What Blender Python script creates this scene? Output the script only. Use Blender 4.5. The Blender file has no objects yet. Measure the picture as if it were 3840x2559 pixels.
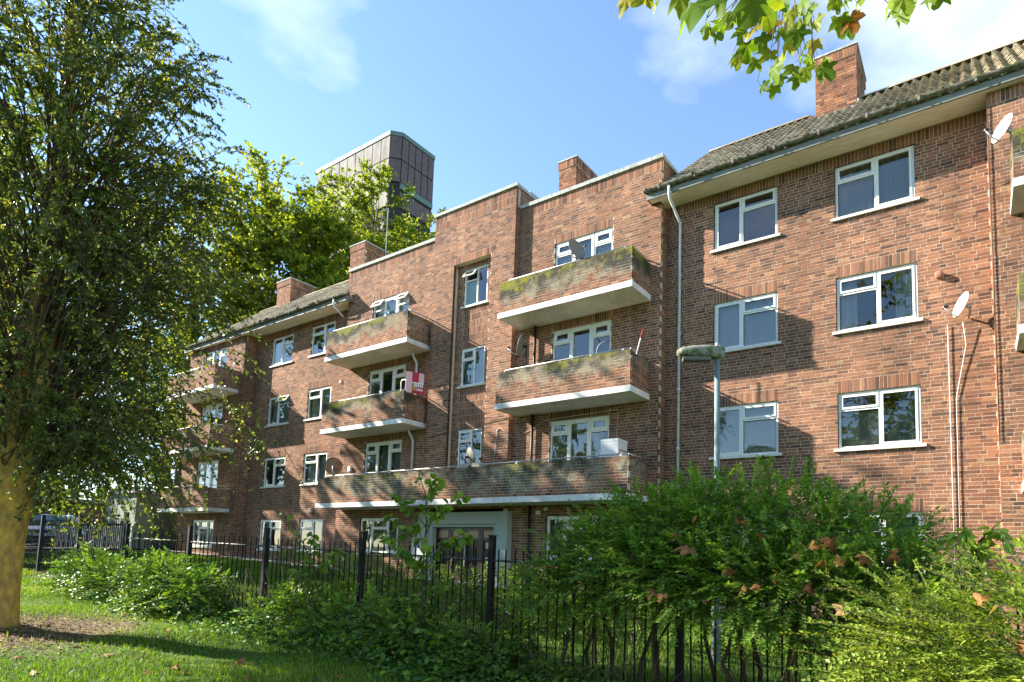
import bpy, math, random
import numpy as np
from mathutils import Vector, Matrix
R_ = np.random.default_rng(7)
random.seed(7)
rad = math.radians
scene = bpy.context.scene
col = scene.collection

# ------------------------------------------------------------------ camera
CAM = np.array([12.9555, -14.3149, 1.7429])
def cam_rot(rx=0.091, ry=-0.0277, rz=0.6003):
    cz, sz = math.cos(rz), math.sin(rz); cx, sx = math.cos(rx), math.sin(rx); cy, sy = math.cos(ry), math.sin(ry)
    return np.array([[cz,-sz,0],[sz,cz,0],[0,0,1]]) @ np.array([[1,0,0],[0,cx,-sx],[0,sx,cx]]) @ np.array([[cy,0,sy],[0,1,0],[-sy,0,cy]])
CR = cam_rot()
cd = bpy.data.cameras.new('camera'); cam = bpy.data.objects.new('camera', cd); col.objects.link(cam)
cd.sensor_width = 36; cd.lens = 2296.4/3840*36; cd.shift_x = (1920-2091.8)/3840; cd.shift_y = (1859.6-1279.5)/3840
cd.clip_start = 0.05; cd.clip_end = 2000
cam.matrix_world = Matrix([[CR[0,0],CR[0,2],-CR[0,1],CAM[0]],[CR[1,0],CR[1,2],-CR[1,1],CAM[1]],[CR[2,0],CR[2,2],-CR[2,1],CAM[2]],[0,0,0,1]])
scene.camera = cam
def at(px, py, D):                       # a pixel gives a direction, D the ground distance in metres
    v = CR @ np.array([(px-2091.8)/2296.4, 1, -(py-1859.6)/2296.4])
    return CAM + D*v/np.hypot(v[0], v[1])
# ------------------------------------------------------------------ sky, sun, exposure
SUN = np.array([-2.78, -1.0, 1.60]); SUN /= np.linalg.norm(SUN)      # towards the sun
SUN_EL = math.asin(SUN[2]); SUN_AZ = math.atan2(SUN[0], SUN[1])
w = bpy.data.worlds.new('World'); scene.world = w; w.use_nodes = True
nt = w.node_tree; nt.nodes.clear()
def N(t, k, **kw):
    n = t.nodes.new(k)
    for a, b in kw.items(): setattr(n, a, b)
    return n
sky = N(nt, 'ShaderNodeTexSky', sky_type='NISHITA', sun_disc=False)
sky.sun_elevation = SUN_EL; sky.sun_rotation = SUN_AZ; sky.air_density = 1.0; sky.dust_density = 0.0; sky.ozone_density = 2.6
tc = N(nt, 'ShaderNodeTexCoord'); mp = N(nt, 'ShaderNodeMapping'); mp.inputs['Scale'].default_value = (1.0, 1.0, 2.2)
mp.inputs['Location'].default_value = (2.90, 0.4, 0.75)
ns = N(nt, 'ShaderNodeTexNoise'); ns.inputs['Scale'].default_value = 1.9; ns.inputs['Detail'].default_value = 7; ns.inputs['Roughness'].default_value = .52
rp = N(nt, 'ShaderNodeValToRGB'); rp.color_ramp.elements[0].position = .55; rp.color_ramp.elements[1].position = .86
mx = N(nt, 'ShaderNodeMixRGB'); mx.inputs[2].default_value = (5.0, 5.25, 5.8, 1)
bg = N(nt, 'ShaderNodeBackground'); bg.inputs['Strength'].default_value = 0.10
wo = N(nt, 'ShaderNodeOutputWorld')
L = nt.links.new
L(tc.outputs['Generated'], mp.inputs['Vector']); L(mp.outputs['Vector'], ns.inputs['Vector']); L(ns.outputs['Fac'], rp.inputs['Fac'])
L(rp.outputs['Color'], mx.inputs[0]); L(sky.outputs['Color'], mx.inputs[1]); L(mx.outputs['Color'], bg.inputs['Color']); L(bg.outputs['Background'], wo.inputs['Surface'])
sd = bpy.data.lights.new('sun', 'SUN'); sd.energy = 5.0; sd.angle = rad(.53); sd.color = (1, .93, .82)
so = bpy.data.objects.new('sun', sd); col.objects.link(so)
so.rotation_euler = Vector(SUN).to_track_quat('Z', 'Y').to_euler(); so.location = (-30, -12, 25)
scene.view_settings.view_transform = 'Standard'; scene.view_settings.look = 'None'
scene.view_settings.exposure = 1.95; scene.view_settings.gamma = 1; scene.view_settings.use_curve_mapping = False
scene.cycles.max_bounces = 6; scene.cycles.transparent_max_bounces = 12; scene.cycles.caustics_reflective = False; scene.cycles.caustics_refractive = False
scene.cycles.sample_clamp_indirect = 4

# ------------------------------------------------------------------ materials
MATS = {}
def mat(name, base=(.5,.5,.5), rough=.7, spec=.3, metal=0, var=0.0, vscale=3.0, base2=None, bump=0.0, bscale=40., attr=None, ramp=None, trans=0.0, objrnd=False, moss=None, stretch=(1,1,1), detail=5, tone=False):
    if name in MATS: return MATS[name]
    m = bpy.data.materials.new(name); m.use_nodes = True; t = m.node_tree; t.nodes.clear(); l = t.links.new
    out = N(t,'ShaderNodeOutputMaterial'); p = N(t,'ShaderNodeBsdfPrincipled')
    p.inputs['Roughness'].default_value = rough; p.inputs['Specular IOR Level'].default_value = spec; p.inputs['Metallic'].default_value = metal
    src = None
    geo = N(t,'ShaderNodeNewGeometry')
    pos = N(t,'ShaderNodeMapping'); pos.inputs['Scale'].default_value = stretch; l(geo.outputs['Position'], pos.inputs['Vector'])
    if ramp:
        if objrnd:
            oi = N(t,'ShaderNodeObjectInfo'); fac = oi.outputs['Random']
        else:
            at_ = N(t,'ShaderNodeAttribute', attribute_name='rnd'); fac = at_.outputs['Fac']
        cr = N(t,'ShaderNodeValToRGB'); e = cr.color_ramp.elements
        while len(e) > 1: e.remove(e[-1])
        e[0].position = ramp[0][0]; e[0].color = (*ramp[0][1],1)
        for q, c in ramp[1:]:
            x = e.new(q); x.color = (*c,1)
        l(fac, cr.inputs['Fac']); src = cr.outputs['Color']
    if var > 0 or base2:
        nz = N(t,'ShaderNodeTexNoise'); nz.inputs['Scale'].default_value = vscale; nz.inputs['Detail'].default_value = detail; nz.inputs['Roughness'].default_value = .6
        l(pos.outputs['Vector'], nz.inputs['Vector'])
        if base2:
            r2 = N(t,'ShaderNodeValToRGB'); r2.color_ramp.elements[0].position = .42; r2.color_ramp.elements[1].position = .62
            l(nz.outputs['Fac'], r2.inputs['Fac'])
            m2 = N(t,'ShaderNodeMixRGB'); l(r2.outputs['Color'], m2.inputs[0])
            if src: l(src, m2.inputs[1])
            else: m2.inputs[1].default_value = (*base,1)
            m2.inputs[2].default_value = (*base2,1); src = m2.outputs['Color']
        if var > 0:
            n3 = N(t,'ShaderNodeTexNoise'); n3.inputs['Scale'].default_value = vscale*2.3; n3.inputs['Detail'].default_value = detail
            l(pos.outputs['Vector'], n3.inputs['Vector'])
            mr = N(t,'ShaderNodeMapRange'); mr.inputs['From Min'].default_value = .3; mr.inputs['From Max'].default_value = .7
            mr.inputs['To Min'].default_value = 1-var; mr.inputs['To Max'].default_value = 1+var; l(n3.outputs['Fac'], mr.inputs['Value'])
            m3 = N(t,'ShaderNodeVectorMath', operation='SCALE')
            if src: l(src, m3.inputs[0])
            else: m3.inputs[0].default_value = base
            l(mr.outputs['Result'], m3.inputs['Scale']); src = m3.outputs['Vector']
    if tone:                                  # broad tone shifts and rain streaks running down the face
        for sc_, st_, lo, hi in ((.33,(1,1,1),.74,1.22),(1.5,(1,1,.10),.80,1.10)):
            mpp = N(t,'ShaderNodeMapping'); mpp.inputs['Scale'].default_value = st_; l(geo.outputs['Position'], mpp.inputs['Vector'])
            nt_ = N(t,'ShaderNodeTexNoise'); nt_.inputs['Scale'].default_value = sc_; nt_.inputs['Detail'].default_value = 6; nt_.inputs['Roughness'].default_value = .6; l(mpp.outputs['Vector'], nt_.inputs['Vector'])
            mt_ = N(t,'ShaderNodeMapRange'); mt_.inputs['From Min'].default_value = .32; mt_.inputs['From Max'].default_value = .68; mt_.inputs['To Min'].default_value = lo; mt_.inputs['To Max'].default_value = hi; l(nt_.outputs['Fac'], mt_.inputs['Value'])
            sc2 = N(t,'ShaderNodeVectorMath', operation='SCALE')
            if src: l(src, sc2.inputs[0])
            else: sc2.inputs[0].default_value = base
            l(mt_.outputs['Result'], sc2.inputs['Scale']); src = sc2.outputs['Vector']
    if moss:                                  # stains: list of (colour, noise scale, threshold, attribute that weights it)
        for cc, sc, th, aw in moss:
            nm = N(t,'ShaderNodeTexNoise'); nm.inputs['Scale'].default_value = sc; nm.inputs['Detail'].default_value = 8; nm.inputs['Roughness'].default_value = .65
            l(geo.outputs['Position'], nm.inputs['Vector'])
            ad = N(t,'ShaderNodeMath', operation='ADD'); l(nm.outputs['Fac'], ad.inputs[0])
            if aw:
                aa = N(t,'ShaderNodeAttribute', attribute_name=aw); l(aa.outputs['Fac'], ad.inputs[1])
            else: ad.inputs[1].default_value = 0
            rm = N(t,'ShaderNodeMapRange'); rm.inputs['From Min'].default_value = th; rm.inputs['From Max'].default_value = th+.14; l(ad.outputs[0], rm.inputs['Value'])
            mm = N(t,'ShaderNodeMixRGB'); l(rm.outputs['Result'], mm.inputs[0]); mm.inputs[2].default_value = (*cc,1)
            if src: l(src, mm.inputs[1])
            else: mm.inputs[1].default_value = (*base,1)
            src = mm.outputs['Color']
    if src: l(src, p.inputs['Base Color'])
    else: p.inputs['Base Color'].default_value = (*base,1)
    if bump > 0:
        nb = N(t,'ShaderNodeTexNoise'); nb.inputs['Scale'].default_value = bscale; nb.inputs['Detail'].default_value = 4; l(pos.outputs['Vector'], nb.inputs['Vector'])
        b = N(t,'ShaderNodeBump'); b.inputs['Strength'].default_value = bump; b.inputs['Distance'].default_value = .0025
        l(nb.outputs['Fac'], b.inputs['Height']); l(b.outputs['Normal'], p.inputs['Normal'])
    if trans > 0:
        tr = N(t,'ShaderNodeBsdfTranslucent'); ms = N(t,'ShaderNodeMixShader'); ms.inputs[0].default_value = trans
        if src:
            g = N(t,'ShaderNodeVectorMath', operation='MULTIPLY'); g.inputs[1].default_value = (1.5,1.35,.6); l(src, g.inputs[0]); l(g.outputs['Vector'], tr.inputs['Color'])
        else: tr.inputs['Color'].default_value = (*base,1)
        l(p.outputs['BSDF'], ms.inputs[1]); l(tr.outputs['BSDF'], ms.inputs[2]); l(ms.outputs[0], out.inputs['Surface'])
    else: l(p.outputs['BSDF'], out.inputs['Surface'])
    MATS[name] = m; return m
def glass_mat(name='window_glass', tint=(.86,.92,.90), boost=1.7):
    m = bpy.data.materials.new(name); m.use_nodes = True; t = m.node_tree; t.nodes.clear(); l = t.links.new
    out = N(t,'ShaderNodeOutputMaterial'); tr = N(t,'ShaderNodeBsdfTransparent'); tr.inputs['Color'].default_value = (*tint,1)
    gl = N(t,'ShaderNodeBsdfGlossy'); gl.inputs['Roughness'].default_value = .0
    nz = N(t,'ShaderNodeTexNoise'); nz.inputs['Scale'].default_value = 1.2
    b = N(t,'ShaderNodeBump'); b.inputs['Strength'].default_value = .05; b.inputs['Distance'].default_value = .05; l(nz.outputs['Fac'], b.inputs['Height']); l(b.outputs['Normal'], gl.inputs['Normal'])
    fr = N(t,'ShaderNodeFresnel'); fr.inputs['IOR'].default_value = 1.52
    mu = N(t,'ShaderNodeMath', operation='MULTIPLY_ADD'); mu.inputs[1].default_value = boost; mu.inputs[2].default_value = .05; mu.use_clamp = True
    l(fr.outputs[0], mu.inputs[0]); ms = N(t,'ShaderNodeMixShader'); l(mu.outputs[0], ms.inputs[0]); l(tr.outputs[0], ms.inputs[1]); l(gl.outputs[0], ms.inputs[2]); l(ms.outputs[0], out.inputs['Surface'])
    return m
def net_mat(name, c, alpha):
    m = bpy.data.materials.new(name); m.use_nodes = True; t = m.node_tree; t.nodes.clear(); l = t.links.new
    out = N(t,'ShaderNodeOutputMaterial'); tr = N(t,'ShaderNodeBsdfTransparent'); df = N(t,'ShaderNodeBsdfDiffuse'); df.inputs['Color'].default_value = (*c,1)
    tl = N(t,'ShaderNodeBsdfTranslucent'); tl.inputs['Color'].default_value = (*c,1); m1 = N(t,'ShaderNodeMixShader'); m1.inputs[0].default_value = .35
    l(df.outputs[0], m1.inputs[1]); l(tl.outputs[0], m1.inputs[2])
    ms = N(t,'ShaderNodeMixShader'); ms.inputs[0].default_value = alpha; l(tr.outputs[0], ms.inputs[1]); l(m1.outputs[0], ms.inputs[2]); l(ms.outputs[0], out.inputs['Surface'])
    return m

BRICK_RAMP = [(0,(.095,.052,.038)),(.08,(.145,.074,.050)),(.3,(.205,.098,.060)),(.6,(.25,.116,.067)),(.88,(.295,.136,.076)),(.97,(.36,.172,.092)),(1,(.31,.20,.115))]
GRIME = [((.085,.07,.055),1.1,.66,None)]
M = dict(
 brick = mat('red_brick', ramp=BRICK_RAMP, var=.28, vscale=14, rough=.9, spec=.15, bump=.35, bscale=120, tone=True, moss=[((.10,.078,.06),.8,.62,None),((.33,.27,.21),2.3,.69,None)]),
 brick1 = mat('red_brick_single', ramp=BRICK_RAMP, objrnd=True, var=.28, vscale=14, rough=.9, spec=.15, bump=.35, bscale=120, tone=True, moss=[((.10,.078,.06),.8,.62,None),((.33,.27,.21),2.3,.69,None)]),
 bbrick = mat('balcony_brick', ramp=BRICK_RAMP, var=.3, vscale=14, rough=.92, spec=.12, bump=.4, bscale=110, tone=True,
      moss=[((.26,.22,.15),2.2,.64,'damp'),((.060,.054,.042),1.7,.72,'damp'),((.20,.19,.035),3.5,.86,'damp')]),
 mortar = mat('mortar', base=(.60,.51,.375), var=.2, vscale=6, tone=True, rough=.95, spec=.1),
 bmortar = mat('balcony_mortar', base=(.58,.51,.39), var=.25, vscale=6, rough=.95, spec=.1, moss=[((.085,.08,.055),1.9,.68,'damp'),((.19,.18,.035),3.5,.84,'damp')]),
 upvc = mat('white_upvc', base=(.78,.78,.72), rough=.35, spec=.45, var=.06, vscale=8),
 sill = mat('white_sill', base=(.72,.70,.62), rough=.6, var=.14, vscale=9, base2=(.62,.6,.52)),
 slab = mat('painted_concrete', base=(.74,.73,.68), rough=.75, tone=True, var=.10, vscale=3.5, bump=.1, bscale=30, moss=[((.36,.33,.26),2.6,.66,None),((.16,.13,.10),6.0,.74,None)]),
 soffit = mat('cream_soffit', base=(.82,.76,.64), rough=.6, var=.10, vscale=4, stretch=(.25,1,1)),
 fascia = mat('grey_fascia', base=(.185,.195,.165), rough=.6, var=.25, vscale=5, stretch=(.3,1,1)),
 gutter = mat('mossy_gutter', base=(.20,.19,.155), rough=.85, var=.35, vscale=9, base2=(.085,.09,.035), bump=.8, bscale=22),
 tile = mat('concrete_tile', ramp=[(0,(.24,.20,.13)),(.5,(.33,.28,.185)),(1,(.42,.365,.25))], var=.16, vscale=20, rough=.92, spec=.1, tone=True, bump=.3, bscale=70),
 tile1 = mat('concrete_tile_single', ramp=[(0,(.24,.20,.13)),(.5,(.33,.28,.185)),(1,(.42,.365,.25))], objrnd=True, var=.16, vscale=20, rough=.92, spec=.1, tone=True, bump=.3, bscale=70),
 lead = mat('grey_lead', base=(.34,.37,.40), rough=.55, var=.2, vscale=6),
 coping = mat('stone_coping', base=(.38,.40,.36), rough=.85, var=.22, vscale=5, base2=(.27,.30,.26)),
 pipe_w = mat('grey_white_pipe', base=(.60,.62,.60), rough=.45, var=.12, vscale=5),
 pipe_b = mat('black_pipe', base=(.02,.02,.022), rough=.5),
 rail = mat('galvanised_rail', base=(.40,.40,.38), rough=.45, metal=.4, var=.2, vscale=10),
 room = mat('room_plaster', base=(.34,.33,.29), rough=.9),
 steel = mat('black_steel', base=(.008,.009,.010), rough=.6, spec=.22, var=.2, vscale=20),
 steel_n = mat('navy_steel', base=(.012,.016,.022), rough=.6, spec=.25),
 railtop = mat('worn_rail', base=(.035,.035,.036), rough=.5, spec=.5, base2=(.13,.13,.13), vscale=9),
 timber = mat('door_timber', base=(.030,.013,.009), rough=.35, spec=.5, var=.25, vscale=8, stretch=(6,6,.6)),
 surround = mat('door_surround_concrete', base=(.40,.44,.39), rough=.85, var=.1, vscale=40, bump=.3, bscale=150),
 dish = mat('dish_grey', base=(.22,.215,.19), rough=.5, var=.12, vscale=8),
 dish_w = mat('dish_white', base=(.76,.75,.70), rough=.4, var=.06, vscale=6),
 plastic = mat('dark_plastic', base=(.03,.03,.032), rough=.5),
 white = mat('white_paint', base=(.78,.78,.75), rough=.45),
 cable = mat('white_cable', base=(.62,.58,.54), rough=.6), cable_b = mat('black_cable', base=(.02,.02,.02), rough=.6),
 glass = glass_mat(),
 net = net_mat('net_curtain', (.84,.86,.84), .80), blind = net_mat('blind', (.50,.56,.50), .88), dblind = net_mat('grey_curtain', (.46,.50,.44), .8), lace = net_mat('lace_curtain', (.74,.79,.84), .80),
 wblind = net_mat('white_blind', (.86,.88,.88), .95), gcurt = net_mat('green_curtain', (.16,.50,.05), .9), bcurt = net_mat('blue_curtain', (.66,.76,.80), .88),
)
# ------------------------------------------------------------------ mesh helpers
class MB:
    def __init__(s): s.v = []; s.f = []
    def add(s, v, f):
        o = len(s.v); s.v += [tuple(map(float, p)) for p in v]; s.f += [tuple(i+o for i in q) for q in f]; return s
    def box(s, x0, x1, y0, y1, z0, z1):
        return s.add([(x0,y0,z0),(x1,y0,z0),(x1,y1,z0),(x0,y1,z0),(x0,y0,z1),(x1,y0,z1),(x1,y1,z1),(x0,y1,z1)],
                     [(0,3,2,1),(4,5,6,7),(0,1,5,4),(1,2,6,5),(2,3,7,6),(3,0,4,7)])
    def obox(s, c, ax, ay, az, hx, hy, hz):
        c = np.array(c); ax = np.array(ax)*hx; ay = np.array(ay)*hy; az = np.array(az)*hz
        v = [c+i*ax+j*ay+k*az for k in (-1,1) for (i,j) in ((-1,-1),(1,-1),(1,1),(-1,1))]
        return s.add(v, [(0,3,2,1),(4,5,6,7),(0,1,5,4),(1,2,6,5),(2,3,7,6),(3,0,4,7)])
    def tube(s, pts, r, n=8, cap=True):
        pts = [np.array(p, float) for p in pts]; rs = r if hasattr(r,'__len__') else [r]*len(pts)
        o = len(s.v); prev = None
        for i, p in enumerate(pts):
            t = pts[min(i+1,len(pts)-1)] - pts[max(i-1,0)]; t = t/(np.linalg.norm(t)+1e-9)
            if prev is None:
                a = np.array([0,0,1.]) if abs(t[2]) < .9 else np.array([1.,0,0]); u = np.cross(t, a)
            else: u = prev - t*np.dot(prev, t)
            u = u/(np.linalg.norm(u)+1e-9); prev = u; vv = np.cross(t, u)
            for k in range(n):
                an = 2*math.pi*k/n; s.v.append(tuple(p+rs[i]*(math.cos(an)*u+math.sin(an)*vv)))
        for i in range(len(pts)-1):
            for k in range(n):
                a = o+i*n+k; b = o+i*n+(k+1)%n; s.f.append((a,b,b+n,a+n))
        if cap:
            s.f.append(tuple(o+k for k in range(n))[::-1]); s.f.append(tuple(o+(len(pts)-1)*n+k for k in range(n)))
        return s
    def lathe(s, c, axis, prof, n=20):     # prof: (dist along axis, radius)
        c = np.array(c, float); axis = np.array(axis, float); axis /= np.linalg.norm(axis)
        a = np.array([0,0,1.]) if abs(axis[2]) < .9 else np.array([1.,0,0]); u = np.cross(axis, a); u /= np.linalg.norm(u); vv = np.cross(axis, u)
        o = len(s.v)
        for d, r in prof:
            for k in range(n):
                an = 2*math.pi*k/n; s.v.append(tuple(c+axis*d+r*(math.cos(an)*u+math.sin(an)*vv)))
        for i in range(len(prof)-1):
            for k in range(n):
                q = o+i*n+k; b = o+i*n+(k+1)%n; s.f.append((q,b,b+n,q+n))
        return s
    def obj(s, name, m, parent=None, smooth=False):
        me = bpy.data.meshes.new(name); me.from_pydata(s.v, [], s.f); me.update()
        return link(name, me, m, parent, smooth)
def link(name, me, m, parent=None, smooth=False):
    if m is not None and not me.materials: me.materials.append(m)
    if smooth: me.polygons.foreach_set('use_smooth', [True]*len(me.polygons))
    o = bpy.data.objects.new(name, me); col.objects.link(o)
    if parent is not None: o.parent = parent
    return o
def npmesh(name, V, Q, m, parent=None, attrs=None, smooth=False):
    V = np.asarray(V, np.float32); Q = np.asarray(Q, np.int32); k = Q.shape[1]
    me = bpy.data.meshes.new(name); me.vertices.add(len(V)); me.vertices.foreach_set('co', V.ravel())
    me.loops.add(Q.size); me.loops.foreach_set('vertex_index', Q.ravel()); me.polygons.add(len(Q))
    me.polygons.foreach_set('loop_start', np.arange(0, Q.size, k, dtype=np.int32))
    try: me.polygons.foreach_set('loop_total', np.full(len(Q), k, np.int32))
    except Exception: pass
    if attrs:
        for an, (dom, arr) in attrs.items():
            a = me.attributes.new(an, 'FLOAT', dom); a.data.foreach_set('value', np.asarray(arr, np.float32))
    me.update(calc_edges=True); me.validate(); me.polygons.foreach_set('use_smooth', np.full(len(me.polygons), bool(smooth)))
    return link(name, me, m, parent, smooth)
def empty(name, loc=(0,0,0), rz=0):
    o = bpy.data.objects.new(name, None); o.empty_display_size = .2; col.objects.link(o); o.location = loc; o.rotation_euler = (0,0,rz); return o
def tag(o, label, cat, group=None, kind=None):
    o['label'] = label; o['category'] = cat
    if group: o['group'] = group
    if kind: o['kind'] = kind
    return o
def struct(o): o['kind'] = 'structure'; return o
def stuff(o): o['kind'] = 'stuff'; return o
def gz(x, y):
    x = np.clip(x, -24, 30); y = np.clip(y, -30, 12)
    return .29 + (8-x)*.031 + (y+8.4)*.02
def copy_tree(o, parent=None):
    c = o.copy(); col.objects.link(c); c.parent = parent
    for ch in o.children: copy_tree(ch, c)
    return c

# ================================================================== setting: terrain
def axis(vals):
    out = []
    for a, b, st in vals: out += list(np.arange(a, b, st))
    return np.array(out)
gx = axis([(-400,-60,40),(-60,-24,4),(-24,-4,1),(-4,14,.2),(14,30,2),(30,60,6),(60,401,40)])
gy = axis([(-400,-60,40),(-60,-16,4),(-16,-7,.2),(-7,1,.5),(1,12,2),(12,60,6),(60,401,40)])
GX, GY = np.meshgrid(gx, gy); 
def bumps(x, y): return .018*np.sin(x*2.1+1.3*np.sin(y*1.7))+.014*np.sin(y*3.3+x*1.1)+.008*np.sin(x*6.3)*np.sin(y*5.1)
GZ = gz(GX, GY) + np.where((GY < -.5) & (GX > -20), bumps(GX, GY), 0)
def gzb(x, y): return gz(x, y) + bumps(x, y)
nx, ny = len(gx), len(gy); idx = np.arange(nx*ny).reshape(ny, nx)
Qg = np.stack([idx[:-1,:-1], idx[:-1,1:], idx[1:,1:], idx[1:,:-1]], -1).reshape(-1,4)
def ground_mat():
    m = bpy.data.materials.new('grass_and_soil'); m.use_nodes = True; t = m.node_tree; t.nodes.clear(); l = t.links.new
    out = N(t,'ShaderNodeOutputMaterial'); p = N(t,'ShaderNodeBsdfPrincipled'); p.inputs['Roughness'].default_value = .95; p.inputs['Specular IOR Level'].default_value = .1
    geo = N(t,'ShaderNodeNewGeometry'); at_ = N(t,'ShaderNodeAttribute', attribute_name='soil')
    n1 = N(t,'ShaderNodeTexNoise'); n1.inputs['Scale'].default_value = 2.4; n1.inputs['Detail'].default_value = 8; n1.inputs['Roughness'].default_value = .7; l(geo.outputs['Position'], n1.inputs['Vector'])
    ad = N(t,'ShaderNodeMath', operation='ADD'); l(n1.outputs['Fac'], ad.inputs[0]); l(at_.outputs['Fac'], ad.inputs[1])
    mr = N(t,'ShaderNodeMapRange'); mr.inputs['From Min'].default_value = .95; mr.inputs['From Max'].default_value = 1.2; l(ad.outputs[0], mr.inputs['Value'])
    n2 = N(t,'ShaderNodeTexNoise'); n2.inputs['Scale'].default_value = 22; n2.inputs['Detail'].default_value = 6; l(geo.outputs['Position'], n2.inputs['Vector'])
    g = N(t,'ShaderNodeValToRGB'); g.color_ramp.elements[0].position = .35; g.color_ramp.elements[0].color = (.030,.060,.010,1); g.color_ramp.elements[1].position = .7; g.color_ramp.elements[1].color = (.085,.15,.022,1); l(n2.outputs['Fac'], g.inputs['Fac'])
    s = N(t,'ShaderNodeValToRGB'); s.color_ramp.elements[0].position = .35; s.color_ramp.elements[0].color = (.055,.036,.02,1); s.color_ramp.elements[1].position = .68; s.color_ramp.elements[1].color = (.27,.19,.11,1); l(n2.outputs['Fac'], s.inputs['Fac'])
    mx = N(t,'ShaderNodeMixRGB'); l(mr.outputs['Result'], mx.inputs[0]); l(g.outputs['Color'], mx.inputs[1]); l(s.outputs['Color'], mx.inputs[2]); l(mx.outputs['Color'], p.inputs['Base Color'])
    b = N(t,'ShaderNodeBump'); b.inputs['Strength'].default_value = .7; b.inputs['Distance'].default_value = .03; l(n2.outputs['Fac'], b.inputs['Height']); l(b.outputs['Normal'], p.inputs['Normal'])
    l(p.outputs['BSDF'], out.inputs['Surface']); return m
TRUNK = at(-34, 2345, 12.0)
def soilw(x, y):
    d1 = np.hypot(x-TRUNK[0]-.5, (y-TRUNK[1]-.2)); a = .95*np.exp(-(d1/2.0)**2)
    b = .75*np.exp(-((y+8.55)/.55)**2)*(x > -9)*(x < 16)
    return np.clip(a+b, 0, .9)
ground = struct(npmesh('ground', np.stack([GX,GY,GZ],-1).reshape(-1,3), Qg, ground_mat(), attrs={'soil':('POINT', soilw(GX,GY).ravel())}, smooth=True))
# paved strip along the block and path to the entrance, parking area beyond
M['paving'] = mat('paving', base=(.24,.22,.19), rough=.9, var=.2, vscale=6)
M['asphalt'] = mat('asphalt', base=(.06,.06,.062), rough=.9, var=.2, vscale=12)
def strip(name, x0, x1, y0, y1, dz, m):
    xs = np.linspace(x0, x1, 24); ys = np.linspace(y0, y1, 8); X, Y = np.meshgrid(xs, ys); i = np.arange(X.size).reshape(X.shape)
    q = np.stack([i[:-1,:-1], i[:-1,1:], i[1:,1:], i[1:,:-1]], -1).reshape(-1,4)
    return struct(npmesh(name, np.stack([X,Y,gz(X,Y)+dz],-1).reshape(-1,3), q, m))
strip('building_path', -18, 2.4, -1.0, .1, .05, M['paving'])
strip('parking_area', -60, -19.5, -14, 6, .045, M['asphalt'])

# ================================================================== apartment block
H = 2.625
block = empty('apartment_block')
tag(block, 'four storey red brick apartment block with white windows and brick balconies', 'building')
BR = []       # wall bricks: origin(3) U(3) N(3) w h
def fill_bricks(store, O, U, Nn, W, Ht, holes=(), soldiers=(), off=0):
    O = np.array(O, float); U = np.array(U, float); Nn = np.array(Nn, float); seq = (.215,.215,.1025)
    nc = int(round(Ht/.075)); sn = []
    for a, b, z0, z1 in soldiers:             # soldier courses start and end on a bed joint or on a window head
        if not any(abs(h[3]-z0) < .008 and h[0] < b and h[1] > a for h in holes) and z0 > .02: z0 = math.floor(z0/.075+.02)*.075
        if not any(abs(h[2]-z1) < .008 and h[0] < b and h[1] > a for h in holes) and z1 < Ht-.04: z1 = math.ceil(z1/.075-.02)*.075
        sn.append((a,b,z0,z1))
    soldiers = sn
    for c in range(nc):
        v0 = c*.075; vm = v0+.037
        cuts = [(a,b) for a,b,z0,z1 in list(holes)+list(soldiers) if z0-.005 < vm < z1+.005]
        iv = [(0.0, W)]
        for a, b in cuts:
            nv = []
            for p, q in iv:
                if b <= p or a >= q: nv.append((p,q)); continue
                if a-p > .02: nv.append((p,a))
                if q-b > .02: nv.append((b,q))
            iv = nv
        ph = ((c+off) % 2)*.28125 + (.05625 if (c//2) % 2 else 0)
        u = -ph; k = 0
        while u < W:
            w_ = seq[k % 3]; k += 1
            for p, q in iv:
                a = max(u, p+(.0 if p == 0 else .006)); b = min(u+w_, q-(.0 if q == W else .006))
                if b-a > .028: store.append((*(O+U*a+np.array([0,0,v0+.005])), *U, *Nn, b-a, .065))
            u += w_+.01
    for a, b, z0, z1 in soldiers:
        rows = max(1, int(round((z1-z0)/.225))); rh = (z1-z0)/rows; n = max(1, int(round((b-a)/.075))); pw = (b-a)/n
        for r in range(rows):
            for i in range(n): store.append((*(O+U*(a+i*pw+.005)+np.array([0,0,z0+r*rh+.005])), *U, *Nn, pw-.01, rh-.01))
def brick_arrays(store, depth=.1, jit=.0012):
    A = np.array(store); n = len(A); O, U, Nn = A[:,0:3], A[:,3:6], A[:,6:9]; w_ = A[:,9:10]; h_ = A[:,10:11]; Z = np.array([[0,0,1.]])
    F = O + Nn*R_.uniform(-jit, jit, (n,1)); B = O - Nn*depth
    tw = R_.normal(0, .0008, (n,2))
    V = np.stack([F, F+U*w_+Z*tw[:,:1], F+U*w_+Z*h_, F+Z*h_+Z*tw[:,1:], B, B+U*w_, B+U*w_+Z*h_, B+Z*h_], 1)
    f = np.array([[0,1,2,3],[1,5,6,2],[4,0,3,7],[3,2,6,7],[4,5,1,0]])
    Q = (np.arange(n)[:,None,None]*8 + f[None]).reshape(-1,4)
    return V.reshape(-1,3), Q, n
def brick_obj(name, store, m, parent, damp=None):
    V, Q, n = brick_arrays(store); r = R_.random(n)
    at_ = {'rnd':('FACE', np.repeat(r,5))}
    if damp: at_['damp'] = ('POINT', damp(V))
    return stuff(npmesh(name, V, Q, m, parent, at_))
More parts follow.
